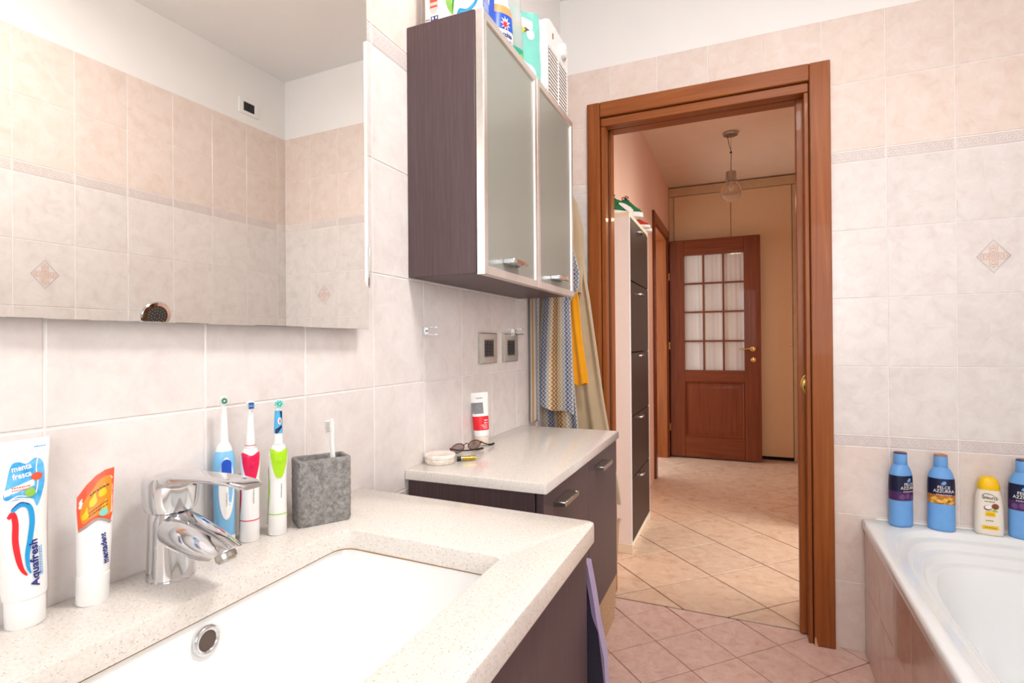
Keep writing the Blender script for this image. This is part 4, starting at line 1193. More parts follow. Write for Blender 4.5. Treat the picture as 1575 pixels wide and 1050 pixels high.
brush('light blue electric toothbrush with dark blue button, leftmost of the three behind the tap', (.022, .568, NZ), face_to(.02, .575, 6), M_lblue,
      [(0, .0145, .0125, 2.4), (.002, .0155, .0135, 2.4), (.05, .0162, .014, 2.4), (.10, .0172, .015, 2.4), (.130, .0170, .0148, 2.3), (.140, .0145, .0135, 2.2), (.1435, .0125, .0125, 2)],
      [(.150, .0078, .0075, 2), (.158, .0068, .0065, 2), (.185, .0058, .0056, 2), (.206, .0044, .0044, 2), (.213, .0035, .0035, 2)], .2195, M_white,
      [('bristles', M_sole, ringspots(.0052, 12, .0011, .006)), ('bristle_ring', M_green, ringspots(.0030, 8, .0011, .0065)), ('bristle_core', M_sole, [(0, 0, .0016, .0065)])], ex1, 0.0, (.88, .88, .985))
def exgrip(col, line):
    def f(t, B, N):
        mp = B.front(.0007)
        bm = NB(); decal(bm, [(q.x, q.y) for q in catmull([(-.0122, .131, 0), (-.0115, .142, 0), (.0, .1375, 0), (.0115, .142, 0), (.0122, .131, 0), (.010, .115, 0), (.0055, .098, 0), (0, .0945, 0), (-.0055, .098, 0), (-.010, .115, 0)], 4, True)], mp, 2); part('grip_pad', bm, col, t, 60)
        bm = NB(); lathe(bm, [(.0032, 0), (.0036, .0006), (.003, .0012)], seg=18); bm.transform(Matrix.Translation(Vector(mp(.001, .124))) @ Matrix.Rotation(R_(90), 4, 'X')); part('button', bm, col, t, 40)
        bm = NB(); B.shell(bm, .034, .0355, -math.pi, math.pi, .0005, 1, 36); part('ring_line', bm, col, t)
        bm = NB(); B.shell(bm, .0362, .108, lambda z: -2.9, lambda z: -1.15 - .55 * ((z - .072) / .036) ** 2 * .8, .0006, 10, 10); part('back_grip', bm, col, t, 60)
        bm = NB(); B.shell(bm, .0, .034, lambda z: -2.7, lambda z: -1.55 - (.034 - z) * 18, .0006, 6, 8); part('base_grip', bm, col, t, 60)
        bm = NB(); bars(bm, lambda u, v: B.front(.0008)(.0035 + v, u), .062, .086, 0, 1, .0014, 33); part('fine_print', bm, M_grey, t, kind='stuff')
        line(t, B, N)
    return f
def ln2(t, B, N):
    bm = NB(); N.shell(bm, .152, .1532, -math.pi, math.pi, .0004, 1, 24); part('neck_ring', bm, M_mag, t)
brows = [(0, .0128, .0128, 2), (.002, .0140, .0140, 2), (.034, .0138, .0138, 2), (.07, .0132, .0132, 2), (.10, .0132, .0132, 2), (.122, .0142, .0142, 2), (.136, .0138, .0138, 2), (.144, .0105, .0105, 2), (.148, .0088, .0088, 2)]
brush('raspberry and white electric toothbrush with blue bristles, middle of the three behind the tap', (.040, .597, NZ), face_to(.04, .61, 8), M_white, brows,
      [(.1485, .0072, .0072, 2), (.165, .0064, .0064, 2), (.185, .0052, .0052, 2), (.205, .0040, .0040, 2), (.210, .0034, .0034, 2)], .2165, M_white,
      [('bristles', M_sole, ringspots(.0052, 12, .0011, .006)), ('blue_bristles', M_royal, [(a, b, .0013, .0068) for b in (-.0038, .0038) for a in (-.0026, 0, .0026)]), ('bristle_core', M_sky, [(a, 0, .0013, .006) for a in (-.003, 0, .003)])], exgrip(M_mag, ln2), R_(.6))
def ln3(t, B, N):
    bm = NB(); N.shell(bm, .1665, .204, -1.9, 1.9, .0004, 8, 12); part('printed_sleeve', bm, M_sky, t, 60)
    f = N.front(.0009)
    bm = NB(); decal(bm, [(-.005, .1735), (.004, .180), (.0048, .177), (-.002, .1665), (-.005, .1665)], f, 1); decal(bm, [(.0015, .203), (.0045, .203), (.0045, .190), (.003, .193)], f, 1); part('navy_wave', bm, M_navyl, t)
    bm = NB(); decal(bm, ell(.001, .187, .0026, .0058, 16), f, 1); part('white_spot', bm, M_wordw, t)
    bm = NB(); decal(bm, ell(.0014, .187, .0011, .004, 12), N.front(.0012), 1); part('red_spot', bm, M_coral, t)
brush('lime green and white electric toothbrush with aqua bristles, rightmost of the three behind the tap', (.056, .6355, NZ), face_to(.056, .645, 8), M_white, brows,
      [(.1485, .0070, .0070, 2), (.165, .0062, .0060, 2), (.185, .0058, .0052, 2), (.204, .0050, .0044, 2), (.209, .0036, .0036, 2)], .2155, M_white,
      [('bristles', M_aqua, ringspots(.0050, 7, .0017, .0065)), ('bristle_core', M_aqua, [(0, 0, .002, .006)])], exgrip(M_lime, ln3), R_(.8))

# stone tumbler with a toothbrush
cu = thing('toothbrush_tumbler', 'rectangular rough grey stone tumbler next to the electric toothbrushes', 'tumbler', (.0760, .7115, NZ), math.atan2(.066, .042))
cu.scale = (1.06, 1.04, 1.02)
def rr3(a, b, r_, z): return [(p[0], p[1], z) for p in rrect(-a, a, -b, b, r_, 6)]
bm = NB(); A_, B_ = .041, .0258; rings = []
for i in range(22): rings.append(rr3(A_ - (.0015 if i == 0 else 0), B_ - (.0015 if i == 0 else 0), .007, .001 + .104 * i / 21 if i else 0))
rings += [rr3(A_ - .0012, B_ - .0012, .006, .1062), rr3(A_ - .0058, B_ - .0058, .004, .1062), rr3(A_ - .0066, B_ - .0066, .004, .1045), rr3(A_ - .007, B_ - .007, .004, .01)]
rn = random.Random(3)
loft(bm, rings)
bmesh.ops.subdivide_edges(bm, edges=[e_ for e_ in bm.edges if e_.calc_length() > .02], cuts=9, use_grid_fill=True)
for v in bm.verts:
    if v.co.z > .002:
        v.co += Vector((rn.uniform(-1, 1), rn.uniform(-1, 1), rn.uniform(-.5, .5))) * .0005
part('vessel', bm, M_stone, cu, 50)
wb = thing('toothbrush', 'white manual toothbrush standing in the grey stone tumbler', 'toothbrush', (.0905, .727, NZ + .012), R_(-8), None, R_(3.2), R_(1.5))
bm = NB(); rings = []
for z, a, b in ((0, .003, .003), (.004, .005, .004), (.05, .0065, .0045), (.085, .0058, .004), (.104, .0045, .0036), (.118, .0034, .0034), (.132, .0036, .003), (.138, .0052, .0026), (.154, .0056, .0024), (.161, .0035, .002)):
    rings.append([(a * math.cos(t), b * math.sin(t), z) for t in [2 * math.pi * j / 16 for j in range(16)]])
loft(bm, rings); part('handle', bm, M_white, wb, 60)
bm = NB()
for i in range(7):
    for j in range(3): cyl(bm, (-.0015, (j - 1) * .003, .138 + .003 * i), (-.0125, (j - 1) * .0034, .137 + .0031 * i), .0012, .0013, 7)
part('bristles', bm, M_sole, wb, 60)

# ------------------------------------------------------------------ things on the far worktop
FZ = .8402
dsh = thing('round_dish', 'round cream marble dish with a flat lid by the eyeglasses on the far worktop', 'dish', (.0415, 1.160, FZ))
bm = NB(); lathe(bm, [(.034, 0), (.037, .003), (.038, .012), (.038, .0135)], seg=40); part('base', bm, M_marble, dsh, 40)
bm = NB(); lathe(bm, [(.0372, .0137), (.0385, .0145), (.0385, .021), (.037, .0228), (.032, .0228), (.030, .0222), (.002, .0222)], seg=40); part('lid', bm, M_marble, dsh, 30)
lp = thing('lipstick', 'gold and black lipstick lying against the cream marble dish', 'lipstick', (.0745, 1.187, FZ), R_(-52))
bm = NB(); cyl(bm, (0, 0, .0062), (0, .014, .0062), .006, seg=16); part('black_case', bm, M_black, lp, 40)
bm = NB(); cyl(bm, (0, .0142, .0062), (0, .042, .0062), .0061, seg=16); cyl(bm, (0, .0425, .0062), (0, .048, .0062), .0055, .0052, seg=16); part('gold_case', bm, M_gold, lp, 40)
bm = NB(); B = None
cyl(bm, (0, .010, .0062), (0, .013, .0062), .0062, seg=16)
part('silver_band', bm, M_steel, lp, 40)

gl = thing('eyeglasses', 'tortoise framed eyeglasses lying open behind the marble dish', 'eyeglasses', (.036, 1.305, FZ), R_(-14))
bm = NB()
for c_ in (-.034, .034):
    pts = [(.002 + .0006 * math.sin(t), c_ + .0255 * math.cos(t), .0140 + .0125 * math.sin(t)) for t in [2 * math.pi * i / 30 for i in range(31)]]
    tube(bm, pts, .0013, 8, cap=False)
tube(bm, catmull([(.002, -.0095, .019), (.003, 0, .023), (.002, .0095, .019)], 5), .0014, 8); part('front_frame', bm, M_tort, gl, 60)
for c_ in (-.034, .034):
    bm = NB(); loft(bm, [[(.002 + dx, c_ + .0252 * math.cos(t), .0140 + .0122 * math.sin(t)) for t in [2 * math.pi * i / 30 for i in range(30)]] for dx in (-.0006, .0006)]); part('lens', bm, M_lens, gl, 30)
for q in (-.064, .058):
    bm = NB(); box(bm, .000, .006, q, q + .006, .014, .020, .001); part('hinge', bm, M_tort, gl, 40)
bm = NB(); tube(bm, catmull([(.005, -.061, .017), (.012, -.045, .012), (.016, -.02, .0075), (.019, .02, .0045), (.022, .048, .004)], 5), [.0016] * 8 + [.0020] * 8 + [.0028] * 5, 8); part('temple', bm, M_sblack, gl, 60)
bm = NB(); tube(bm, catmull([(.004, .061, .017), (.009, .075, .011), (.009, .09, .006), (.006, .105, .004), (.002, .120, .0038)], 5), [.0016] * 10 + [.0030] * 11, 8); part('temple', bm, M_sblack, gl, 60)

ct = thing('cream_tube', 'white cream tube with a red band and grey patch standing against the tiles', 'cosmetics', (.031, 1.418, FZ), face_to(.03, 1.418, 0), None, R_(-2), R_(-3.5))
bm = NB(); lathe(bm, [(.0200, 0), (.0215, .002), (.0210, .023), (.0195, .0245)], seg=32); part('cap', bm, M_flesh, ct, 40)
T = Body([(.025, .0212, .0200, 2), (.03, .0222, .0198, 2), (.07, .0232, .0160, 2), (.11, .0250, .0090, 2), (.135, .0262, .0035, 2), (.142, .0266, .0014, 3), (.152, .0266, .0012, 3)], 40)
bm = NB(); T.build(bm); part('tube', bm, M_white, ct, 50)
mp = T.front(.0005); mp2 = T.front(.0009)
bm = NB(); T.shell(bm, .0425, .083, -1.7, 1.45, .0004, 8, 20); part('red_band', bm, M_red, ct, 60)
bm = NB(); decal(bm, [(-.0238, .091), (.0105, .091), (.0095, .123), (-.0242, .123)], mp, 2); part('grey_patch', bm, MATS.get('slate print') or soft('slate print', '#838387', .5, .2, 60), ct, 60)
bm = NB()
for i, (a, b, h_) in enumerate(((.0115, .0195, .0035), (.010, .0195, .003))): bars(bm, mp2, a, b, .071 - .0075 * i, 1, h_, 41 + i)
for i in range(3): bars(bm, mp2, .0015 + .003 * i, .0195, .0575 - .0045 * i, 1, .0018, 44 + i)
part('fine_print', bm, M_wordw, ct, kind='stuff')
bm = NB(); bars(bm, mp2, -.009, .010, .136, 1, .003, 50); part('fine_print', bm, M_grey, ct, kind='stuff')

# ------------------------------------------------------------------ bottles on the bath rim
RZ = TZ + .0005
def gelbottle(label, x, y, rz, art, cap):
    t = thing('shower_gel_bottle', label, 'bottle', (x, y, RZ), rz, 'shower gel bottles on the bath rim')
    t.scale = (.79, .86, 1)
    B = Body([(0, .042, .028, 2.3), (.003, .0465, .0325, 2.3), (.012, .0478, .0335, 2.3), (.09, .0475, .0335, 2.3), (.14, .0475, .0335, 2.3), (.165, .0470, .0335, 2.2), (.18, .0450, .0328, 2.2), (.195, .040, .031, 2.1), (.206, .0325, .0285, 2), (.2125, .0262, .0258, 2), (.215, .0250, .0250, 2)], 44)
    bm = NB(); B.build(bm); part('bottle', bm, M_blue, t, 50)
    N = Body([(.2152, .0235, .0235, 2), (.217, .0246, .0246, 2), (.249, .0240, .0240, 2), (.2515, .0232, .0232, 2)], 36)
    bm = NB(); N.build(bm); part('cap', bm, M_blue, t, 50)
    bm = NB(); lathe(bm, [(.0236, .2518), (.0238, .2535), (.0225, .2555), (.004, .2560)], seg=36); part('cap_disc', bm, cap, t, 40)
    bm = NB(); B.shell(bm, .124, .178, -2.2, 2.2, .0004, 6, 44); part('label_top', bm, M_navyl, t, 60)
    bm = NB(); B.shell(bm, .0925, .124, -2.2, 2.2, .0004, 4, 44); part('label_picture', bm, art, t, 60)
    mp = B.front(.0008); m2 = B.front(.0011)
    bm = NB(); word(bm, 'FELCE', .0140, mp, .004, .1490, 0, sx=1.2, bold=.0001); word(bm, 'AZZURRA', .0140, mp, .004, .1365, 0, sx=1.12, bold=.0001); part('lettering', bm, M_wordw, t)
    bm = NB(); bars(bm, mp, -.022, .030, .1245, 1, .0034, 61); part('fine_print', bm, M_pinkw, t, kind='stuff')
    bm = NB(); decal(bm, [(-.006, .160), (.002, .157), (.010, .159), (.0135, .166), (.010, .1705), (.003, .170), (-.002, .166)], mp, 1); part('fern_mark', bm, M_blue, t)
    bm = NB()
    if art is M_almond:
        for cu_, cv_, a_, b_, r0 in ((-.030, .110, .011, .006, .4), (-.012, .103, .012, .006, -.2), (.008, .106, .012, .0065, .5), (.026, .112, .010, .005, -.4), (.030, .099, .010, .005, .2), (-.036, .098, .007, .004, 0)):
            c_, s_ = math.cos(r0), math.sin(r0)
            decal(bm, [(cu_ + p[0] * c_ - p[1] * s_, cv_ + p[0] * s_ + p[1] * c_) for p in ell(0, 0, a_, b_, 12)], m2, 1)
        part('almonds', bm, MATS.get('almond') or soft('almond', '#F0B850', .5, .2, 120), t)
    else:
        for cu_, cv_, r0 in ((-.026, .106, .009), (-.003, .109, .0085), (.020, .104, .0095), (.037, .112, .006)):
            for k in (1, .6, .28): ribbon(bm, ell(cu_, cv_, r0 * k, r0 * k * .85, 16) + [(cu_ + r0 * k, cv_)], .0011, m2)
        part('flowers', bm, MATS.get('flower lilac') or soft('flower lilac', '#9A6AA8', .5, .2, 120), t)
    return t
gelbottle('light blue shower gel bottle with violet label, alone at the bath corner', 1.245, 2.262, R_(33), M_viol, M_capv)
gelbottle('light blue shower gel bottle with almond label and copper cap', 1.360, 2.262, R_(-7), M_almond, M_capc)
gelbottle('light blue shower gel bottle with violet label right beside the yellow-capped bottle', 1.578, 2.262, R_(-22), M_viol, M_capv)
sb_ = thing('shampoo_bottle', 'ivory shampoo bottle with yellow dome cap and coconut label on the bath rim', 'bottle', (1.489, 2.266, RZ), R_(-10))
sb_.scale = (.76, .85, 1)
B = Body([(0, .044, .022, 2.6), (.003, .0485, .0262, 2.6), (.01, .0495, .027, 2.6), (.06, .0490, .027, 2.6), (.10, .0475, .0265, 2.5), (.125, .0445, .0258, 2.4), (.142, .0395, .0248, 2.3), (.149, .0365, .024, 2.3)], 44)
bm = NB(); B.build(bm); part('bottle', bm, M_ivb, sb_, 50)
Cp = Body([(.1495, .0375, .0245, 2.3), (.152, .0385, .0252, 2.3), (.165, .0375, .0245, 2.3), (.178, .0325, .0215, 2.2), (.187, .0245, .0165, 2.1), (.192, .0135, .009, 2), (.1935, .003, .002, 2)], 40)
bm = NB(); Cp.build(bm); part('cap', bm, M_yel, sb_, 50)
mp = B.front(.0006); m2 = B.front(.001); m3 = B.front(.0014)
bm = NB(); word(bm, "Splend'Or", .0135, mp, .001, .1245, R_(-5), sx=1.0, shear=.25, bold=.0003); ribbon(bm, catmull([(-.026, .130, 0), (-.015, .1375, 0), (.005, .136, 0), (.025, .1275, 0)], 6), [.0006 + .0016 * math.sin(math.pi * i / 18) for i in range(19)], mp)
bars(bm, mp, -.017, .016, .1125, 1, .0028, 71); part('lettering', bm, M_dgrey, sb_)
bm = NB(); decal(bm, ell(.018, .098, .0125, .0095, 18, .5), mp, 1); decal(bm, ell(-.007, .092, .0135, .0085, 18), mp, 1); part('coconut_shell', bm, M_brown, sb_)
bm = NB(); decal(bm, [(a + .0015, b + .002) for a, b in ell(-.007, .092, .0115, .0062, 18)], m2, 1); part('coconut_flesh', bm, M_wordw, sb_)
bm = NB(); decal(bm, [(.004, .084), (.016, .0885), (.028, .082), (.022, .080), (.012, .082)], m2, 1); part('palm_leaf', bm, M_leaf, sb_)
bm = NB(); decal(bm, [(-.016, .064), (.018, .064), (.017, .0815), (-.014, .080)], mp, 1); decal(bm, rect(-.026, .028, .021, .0335), mp, 1); part('yellow_panels', bm, M_yel, sb_)
bm = NB(); bars(bm, mp, -.014, .013, .050, 1, .0034, 73); bars(bm, m2, -.011, .013, .0715, 1, .0024, 74); bars(bm, m2, -.018, .022, .0275, 1, .0024, 75); part('fine_print', bm, MATS.get('ochre print') or soft('ochre print', '#9A7A30', .5), sb_, kind='stuff')
# ------------------------------------------------------------------ things on top of the wall cabinet
KZ = CZ1 + .0005
pbx = thing('detergent_box', 'white and blue laundry capsule box with green leaf print on the wall cabinet', 'box', (.110, 1.153, KZ), 0)
bm = NB(); box(bm, -.078, .078, -.038, .038, 0, .165, .007, 3); part('carton', bm, M_white, pbx, 40)
F = lambda o: (lambda u, v: (u, -.0382 - o, v)); S_ = lambda o: (lambda u, v: (.0782 + o, u, v))
bm = NB(); decal(bm, rect(-.030, .034, .004, .16), S_(0)); part('blue_side', bm, M_royal, pbx)
bm = NB(); decal(bm, rect(-.026, .004, .046, .062), S_(.0003)); decal(bm, rect(-.030, .010, .09, .15), S_(.0003))
for i in range(6): bars(bm, S_(.0003), -.026, .0, .040 - .0048 * i, 1, .0022, 80 + i)
part('print_white', bm, M_wordw, pbx)
bm = NB(); decal(bm, rect(-.024, .002, .048, .060), S_(.0006)); part('icon_panel', bm, M_ink, pbx)
bm = NB(); 
for k in range(3): decal(bm, ell(-.019 + .009 * k, .054, .0032, .0042, 12), S_(.0009))
part('icons', bm, M_wordw, pbx)
bm = NB(); decal(bm, [(-.062, .075), (-.062, .047), (-.0565, .037), (-.050, .033), (-.0435, .037), (-.038, .047), (-.038, .075)], F(0)); part('shield_print', bm, MATS.get('pale rose') or soft('pale rose', '#F2C9C4', .5), pbx)
bm = NB(); decal(bm, rect(-.060, -.040, .049, .054), F(.0003)); decal(bm, rect(-.060, -.040, .062, .070), F(.0003)); part('red_lines', bm, M_coral, pbx)
bm = NB(); decal(bm, rect(-.058, -.038, .018, .0285), F(0)); part('icon_panel', bm, M_ink, pbx)
bm = NB(); decal(bm, ell(-.0525, .0233, .003, .0036, 12), F(.0003)); decal(bm, rect(-.0455, -.0405, .0205, .026), F(.0003)); part('icons', bm, M_wordw, pbx)
bm = NB(); bars(bm, F(0), -.072, -.061, .0225, 1, .003, 90); part('fine_print', bm, M_ink, pbx, kind='stuff')
bm = NB(); decal(bm, [(q.x, q.y) for q in catmull([(.004, .018, 0), (-.010, .035, 0), (-.018, .065, 0), (-.012, .10, 0), (.008, .115, 0), (.004, .085, 0), (-.001, .06, 0), (.0, .04, 0)], 4, True)], F(0)); part('leaf_print', bm, M_leaf, pbx)
bm = NB(); decal(bm, [(q.x, q.y) for q in catmull([(.003, .022, 0), (.0, .045, 0), (.006, .08, 0), (.014, .105, 0), (.009, .07, 0), (.006, .045, 0)], 4, True)], F(.0003)); part('leaf_print', bm, MATS.get('leaf dark') or soft('leaf dark', '#4E9A38', .5), pbx)
bm = NB()
decal(bm, [(q.x, q.y) for q in catmull([(.014, .016, 0), (.020, .030, 0), (.040, .024, 0), (.060, .036, 0), (.072, .055, 0), (.066, .03, 0), (.045, .014, 0), (.025, .010, 0)], 4, True)], F(0))
decal(bm, [(q.x, q.y) for q in catmull([(.030, .075, 0), (.038, .055, 0), (.050, .05, 0), (.064, .065, 0), (.07, .085, 0), (.05, .10, 0)], 4, True)], F(0)); part('capsule_print', bm, M_cyan, pbx)
bm = NB(); decal(bm, ell(.052, .075, .010, .013, 14), F(.0003)); ribbon(bm, catmull([(.022, .022, 0), (.040, .019, 0), (.060, .030, 0)], 4), .003, F(.0003)); part('capsule_shine', bm, M_sky, pbx)

stn = thing('stain_remover_bottle', 'white stain remover bottle with blue label and orange collar behind the laundry capsule box', 'bottle', (.152, 1.292, KZ), R_(60))
B = Body([(0, .036, .024, 2.4), (.003, .039, .027, 2.4), (.06, .0395, .0275, 2.4), (.10, .037, .026, 2.3), (.125, .031, .024, 2.1), (.136, .026, .022, 2)], 40)
bm = NB(); B.build(bm); part('bottle', bm, M_white, stn, 50)
Cp = Body([(.1362, .0255, .0225, 2), (.138, .0265, .0235, 2), (.152, .0255, .0225, 2), (.154, .021, .019, 2), (.165, .019, .018, 2), (.17, .012, .012, 2), (.195, .008, .008, 2), (.198, .004, .004, 2)], 32)
bm = NB(); Cp.build(bm); part('spout_cap', bm, M_white, stn, 40)
bm = NB(); B.shell(bm, .098, .120, -1.9, 1.9, .0004, 4, 28); part('orange_band', bm, MATS.get('soft orange') or soft('soft orange', '#F2985C', .4), stn, 60)
bm = NB(); B.shell(bm, .056, .098, -1.7, 1.7, .0004, 5, 28); part('blue_label', bm, M_royal, stn, 60)
mp = B.front(.0008); m2 = B.front(.0012)
bm = NB(); decal(bm, [( .002 + (.017 if i % 2 else .007) * math.cos(2 * math.pi * i / 18), .072 + (.020 if i % 2 else .009) * math.sin(2 * math.pi * i / 18)) for i in range(18)], mp, 1); part('splash', bm, M_wordw, stn)
bm = NB(); decal(bm, [( .0 + (.012 if i % 2 else .005) * math.cos(2 * math.pi * i / 14 + .3), .069 + (.013 if i % 2 else .006) * math.sin(2 * math.pi * i / 14 + .3)) for i in range(14)], m2, 1); part('red_splash', bm, M_red, stn)
bm = NB(); word(bm, 'cchia', .0165, mp, .008, .043, 0, sx=.95, bold=.0006); bars(bm, mp, -.010, .024, .029, 1, .0035, 95); bars(bm, mp, -.006, .024, .021, 1, .003, 96); part('lettering', bm, M_ink, stn)

def pouch(name, label, loc, rz, a, h, m, tilt, rows=None):
    t = thing(name, label, 'refill pouch', loc, rz, None, tilt)
    B = Body([(0, a * .86, .030, 2.2), (.004, a * .93, .034, 2.2), (h * .12, a * .97, .036, 2.1), (h * .35, a, .031, 2), (h * .6, a, .020, 2), (h * .82, a * .99, .008, 2), (h * .92, a * .99, .0018, 3), (h, a * .98, .0012, 3)], 44)
    def crumple(x, y, z): return (x, y + .0022 * math.sin(x * 130 + z * 60) * (z / h) + .0015 * math.sin(z * 150 + x * 40), z)
    bm = NB(); B.build(bm, warp=crumple); part('film', bm, m, t, 60)
    return t, B, crumple
cp, B, cr_f = pouch('refill_pouch', 'clear refill pouch with emerald green lower half, in front of the mint pouch', (.128, 1.388, KZ), R_(50), .058, .26, M_film, R_(-3))
I = Body([(.003, .054, .028, 2.2), (.03, .059, .0345, 2.1), (.052, .060, .034, 2.1), (.062, .058, .032, 2.1), (.068, .05, .028, 2)], 40)
bm = NB(); B.shell(bm, .002, .068, -2.6, 2.6, .0007, 6, 40); part('green_base', bm, M_green, cp, 60)
bm = NB(); decal(bm, [(.020, .012), (.034, .05), (.045, .052), (.050, .03), (.040, .01)], B.front(.0014), 1); part('leaf_print', bm, M_leaf, cp)
mpn, B, cr_f = pouch('refill_pouch', 'mint green refill pouch with white oval and yellow flash beside the fan heater', (.112, 1.506, KZ), R_(46), .084, .262, M_teal, R_(-2))
mp = B.front(.0006, cr_f); m2 = B.front(.001, cr_f); m3 = B.front(.0014, cr_f)
bm = NB(); decal(bm, [(q.x, q.y) for q in catmull([(-.068, .10, 0), (-.05, .115, 0), (-.012, .11, 0), (.02, .085, 0), (.05, .07, 0), (.06, .02, 0), (.05, .006, 0), (-.05, .006, 0), (-.072, .05, 0)], 4, True)], mp, 2); part('clear_window', bm, MATS.get('pale mint') or soft('pale mint', '#D5EFEB', .3, .05, 30), mpn)
bm = NB(); decal(bm, rrect(-.046, .058, .196, .238, .014, 5), mp, 2); decal(bm, ell(.046, .190, .014, .024, 18), mp, 2); part('white_oval', bm, M_wordw, mpn)
bm = NB(); decal(bm, [(-.048, .178), (.022, .186), (.030, .197), (.022, .206), (-.046, .196)], m2, 2); part('yellow_flash', bm, M_yel, mpn)
bm = NB(); decal(bm, [(.024, .188), (.044, .196), (.028, .207)], m2, 1); word(bm, 'ni', .024, m2, -.030, .213, .08, bold=.0006); part('lettering', bm, M_dgrey, mpn)
bm = NB(); word(bm, 'MUCO', .0125, m3, -.016, .1885, .10, bold=.0005); part('lettering', bm, M_orange, mpn)
bm = NB(); bars(bm, mp, -.036, .012, .148, 1, .0075, 101); bars(bm, mp, -.036, .010, .138, 1, .003, 102); part('fine_print', bm, MATS.get('teal print') or soft('teal print', '#6FA8A0', .5), mpn, kind='stuff')

fh = thing('fan_heater', 'white fan heater with louvred front standing at the far end of the wall cabinet', 'heater', (.125, 1.684, KZ), R_(90))
bm = NB(); prism(bm, rrect(-.110, .110, 0, .262, .03, 7), lambda u, v: (u, .068, v), lambda u, v: (u, -.062, v)); bmesh.ops.bevel(bm, geom=[e_ for e_ in bm.edges if abs(e_.verts[0].co.y - e_.verts[1].co.y) < 1e-6 and e_.verts[0].co.y < 0], offset=.006, segments=3, affect='EDGES')
part('housing', bm, M_white, fh, 40)
bm = NB(); decal(bm, rrect(-.094, .094, .018, .176, .010, 4), lambda u, v: (u, -.0624, v)); part('grille_recess', bm, MATS.get('heater recess') or soft('heater recess', '#8E7466', .6), fh)
for i in range(13):
    z = .024 + .0118 * i
    bm = NB(); w_ = .091
    prism(bm, [(-.0642, z), (-.0622, z + .0004), (-.0622, z + .0056), (-.0642, z + .0056)], lambda u, v: (-w_, u, v), lambda u, v: (w_, u, v)); part('louvre', bm, M_white, fh)
bm = NB(); box(bm, -.004, .004, -.0650, -.0622, .02, .178, .001); part('grille_bar', bm, M_white, fh)
bm = NB(); lathe(bm, [(.025, 0), (.025, .004), (.022, .014), (.018, .016), (.004, .016)], seg=32); bm.transform(Matrix.Translation((.045, -.062, .220)) @ Matrix.Rotation(R_(90), 4, 'X')); part('dial', bm, M_white, fh, 40)
bm = NB(); pts = [(.045 + .0262 * math.cos(t), .220 + .0262 * math.sin(t)) for t in [R_(-70 + 120 * i / 14) for i in range(15)]]; ribbon(bm, pts, .006, lambda u, v: (u, -.0688, v))
bm2 = pts; part('dial_scale', bm, MATS.get('dial grey') or soft('dial grey', '#A7A898', .5), fh)
bm = NB(); box(bm, -.052, -.046, -.064, -.0615, .214, .232, .0008); part('indicator', bm, M_brown, fh)
for s_ in (-1, 1):
    bm = NB(); box(bm, s_ * .08 - .02, s_ * .08 + .02, -.05, .05, -.0004, .004, .001); part('foot', bm, M_grey, fh)

# ------------------------------------------------------------------ robes and towels hanging in the corner
def drape(name, parent, rows, m, n=44, waves=5.0, ph=0.0, uv=False, skew=0.0):
    """hanging cloth as one closed folded sheet; rows = (z, x left, x right, y, fold depth, thickness)"""
    R = [rows[0]]
    for a, b in zip(rows, rows[1:]):
        for k in range(1, 7): R.append(tuple(a[i] + (b[i] - a[i]) * k / 6 for i in range(6)))
    rings = []
    for ri, (z, xl, xr, yc, am, th) in enumerate(R):
        f, bk = [], []
        for j in range(n):
            u = j / (n - 1); edge = math.sin(math.pi * u) ** .5
            w_ = math.sin(u * waves * 2 * math.pi + ph + z * 2.2) * .6 + math.sin(u * waves * 4.3 + 1.3 * ph - z * 3.1) * .4
            y = yc + am * w_; zz_ = z + .006 * math.sin(u * 9 + ph) * (1 if ri in (0, len(R) - 1) else 0) + skew * (u - .5) * (1 - ri / len(R) * .0)
            f.append((xl + (xr - xl) * u, y - th / 2 * (.25 + .75 * edge), zz_)); bk.append((xl + (xr - xl) * u, y + th / 2 * (.25 + .75 * edge), zz_))
        rings.append(f + bk[::-1])
    bm = NB()
    loft(bm, rings, uv=uv); o = part(name, bm, m, parent, 70, world=True)
    return o
zr = thing('patterned_robe', 'zigzag patterned robe in blue, brown and cream hanging beside the wall cabinet', 'robe', (.08, 1.98, .85))
drape('front_fold', zr, [(1.72, .03, .10, 1.985, .006, .03), (1.55, .03, .135, 1.98, .008, .035), (1.42, .03, .172, 1.975, .010, .035), (1.36, .03, .168, 1.972, .010, .035), (1.31, .024, .135, 1.97, .010, .032), (1.1, .006, .148, 1.955, .010, .03), (.885, .002, .158, 1.935, .010, .026)], M_zig, 60, 1.6, .5, True, -.03)
drape('side_fold', zr, [(1.70, .001, .03, 1.905, .004, .05), (1.31, .001, .034, 1.895, .006, .05), (1.0, .001, .034, 1.89, .006, .04), (.845, .001, .036, 1.885, .006, .04)], M_zig, 30, 1.2, .4, True)
drape('back_fold', zr, [(1.70, .001, .08, 2.035, .006, .025), (1.31, .001, .10, 2.035, .010, .03), (1.0, .001, .13, 2.03, .012, .03), (.80, .006, .150, 2.025, .012, .03), (.76, .006, .150, 2.025, .012, .028)], M_zig, 60, 2.2, 2.0, True)
yt = thing('yellow_towel', 'bright yellow towel hanging between the patterned robe and the beige bathrobe', 'towel', (.13, 2.09, .97))
drape('cloth', yt, [(1.62, .04, .09, 2.085, .004, .024), (1.42, .05, .110, 2.085, .005, .024), (1.32, .07, .136, 2.085, .006, .024), (1.15, .09, .150, 2.085, .006, .024), (.97, .10, .176, 2.085, .007, .022)], M_yellow, 40, 2.0, .3)
br = thing('bathrobe', 'long beige towelling bathrobe hanging in the corner beside the door casing', 'bathrobe', (.12, 2.2, .46))
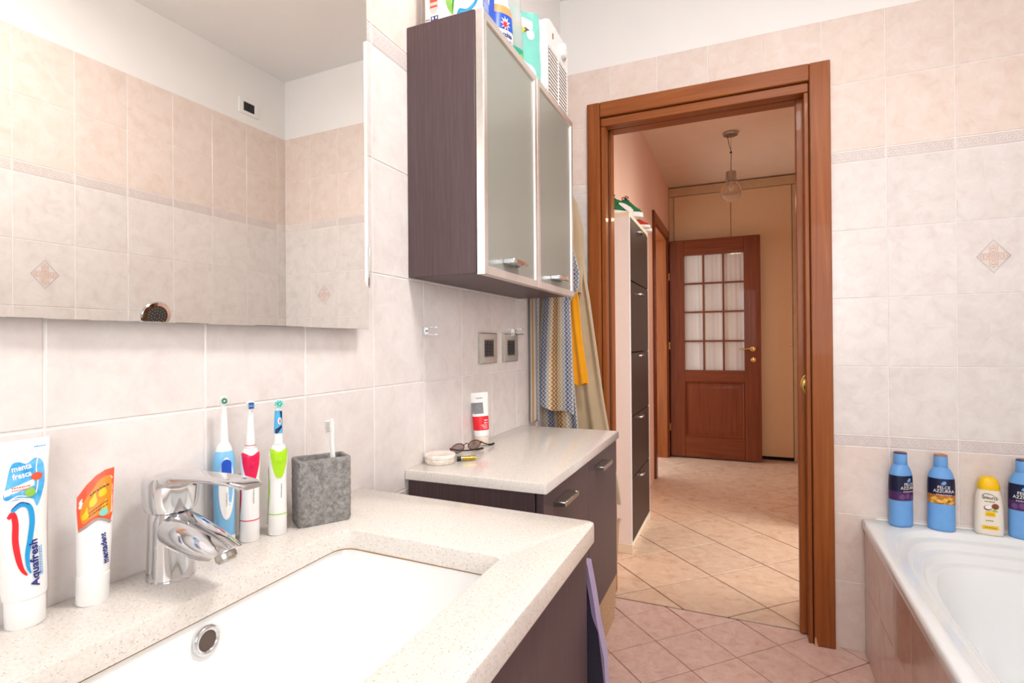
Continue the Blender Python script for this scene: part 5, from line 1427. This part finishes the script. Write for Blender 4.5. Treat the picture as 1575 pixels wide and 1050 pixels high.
drape('body', br, [(1.80, .02, .062, 2.215, .004, .05), (1.74, .012, .092, 2.215, .006, .06), (1.62, .01, .122, 2.215, .008, .07), (1.45, .01, .128, 2.215, .010, .075), (1.32, .01, .150, 2.215, .016, .08), (1.1, .01, .180, 2.215, .02, .075), (.9, .01, .205, 2.215, .022, .075), (.7, .01, .236, 2.215, .024, .075), (.468, .012, .270, 2.215, .024, .075)], M_robe, 70, 3.1, 1.2)
drape('sleeve', br, [(1.72, .060, .110, 2.165, .002, .03), (1.58, .075, .135, 2.155, .003, .036), (1.45, .080, .136, 2.152, .004, .036), (1.34, .082, .130, 2.152, .004, .036)], M_robe, 24, 1.2, .2)
# laundry basket below
hb = thing('laundry_basket', 'tapered pale speckled board laundry basket in the corner below the bathrobe', 'basket', (.13, 2.05, 0))
bm = NB()
def hr_(x0, x1, ya, yb, z): return [(x0, ya, z), (x1, ya, z), (x1, yb, z), (x0, yb, z)]
loft(bm, [hr_(.030, .246, 1.86, 2.195, 0), hr_(.012, .262, 1.83, 2.232, .392), hr_(.020, .254, 1.838, 2.224, .392), hr_(.036, .238, 1.868, 2.187, .02)], True, True); part('shell', bm, M_cork, hb, 30, world=True)
bm = NB(); loft(bm, [hr_(.010, .264, 1.828, 2.236, .386), hr_(.008, .268, 1.822, 2.240, .40), hr_(.014, .262, 1.83, 2.232, .402), hr_(.020, .254, 1.838, 2.224, .394)], False, False); part('rim', bm, M_creamd, hb, 30, world=True)
bm = NB(); loft(bm, [hr_(.024, .250, 1.842, 2.22, .36), hr_(.06, .21, 1.9, 2.16, .40), hr_(.10, .17, 1.96, 2.1, .415)], True, True); bmesh.ops.subdivide_edges(bm, edges=bm.edges[:], cuts=3, use_grid_fill=True)
for v in bm.verts: v.co.z += .012 * math.sin(v.co.x * 60 + v.co.y * 33)
part('lining', bm, M_navy, hb, 60, world=True)
# purple towel beside the vanity
pt = thing('lilac_towel', 'lilac towel hanging on the end of the washbasin cabinet', 'towel', (.48, .91, .4))
bm = NB(); rings = []
for z, xr in ((.745, .488), (.70, .497), (.66, .505), (.60, .513), (.54, .519), (.45, .524), (.32, .53)):
    r = []
    for j in range(12):
        u = j / 11; r.append((.30 + (xr - .30) * u, .893 + .020 * math.sin(u * 2.6) + .007 * math.sin(u * 9 + z * 14), z))
    rings.append(r + [(p[0], p[1] + .008, p[2]) for p in r[::-1]])
loft(bm, rings); part('cloth', bm, M_navy, pt, 60, world=True)  # shade inside the lilac towel, put in as a dark sheet
bm = NB(); rings = []
for z, xr in ((.755, .4905), (.70, .4985), (.66, .507), (.60, .516), (.54, .522), (.45, .528), (.32, .534)):
    q = .005 * math.sin(z * 55)
    rings.append([(xr - .008 + q * .3, .900, z), (xr + q * .3, .898, z), (xr + q * .3, .925, z), (xr - .008 + q * .3, .927, z)])
loft(bm, rings); part('lilac_edge', bm, M_purple, pt, 60, world=True)
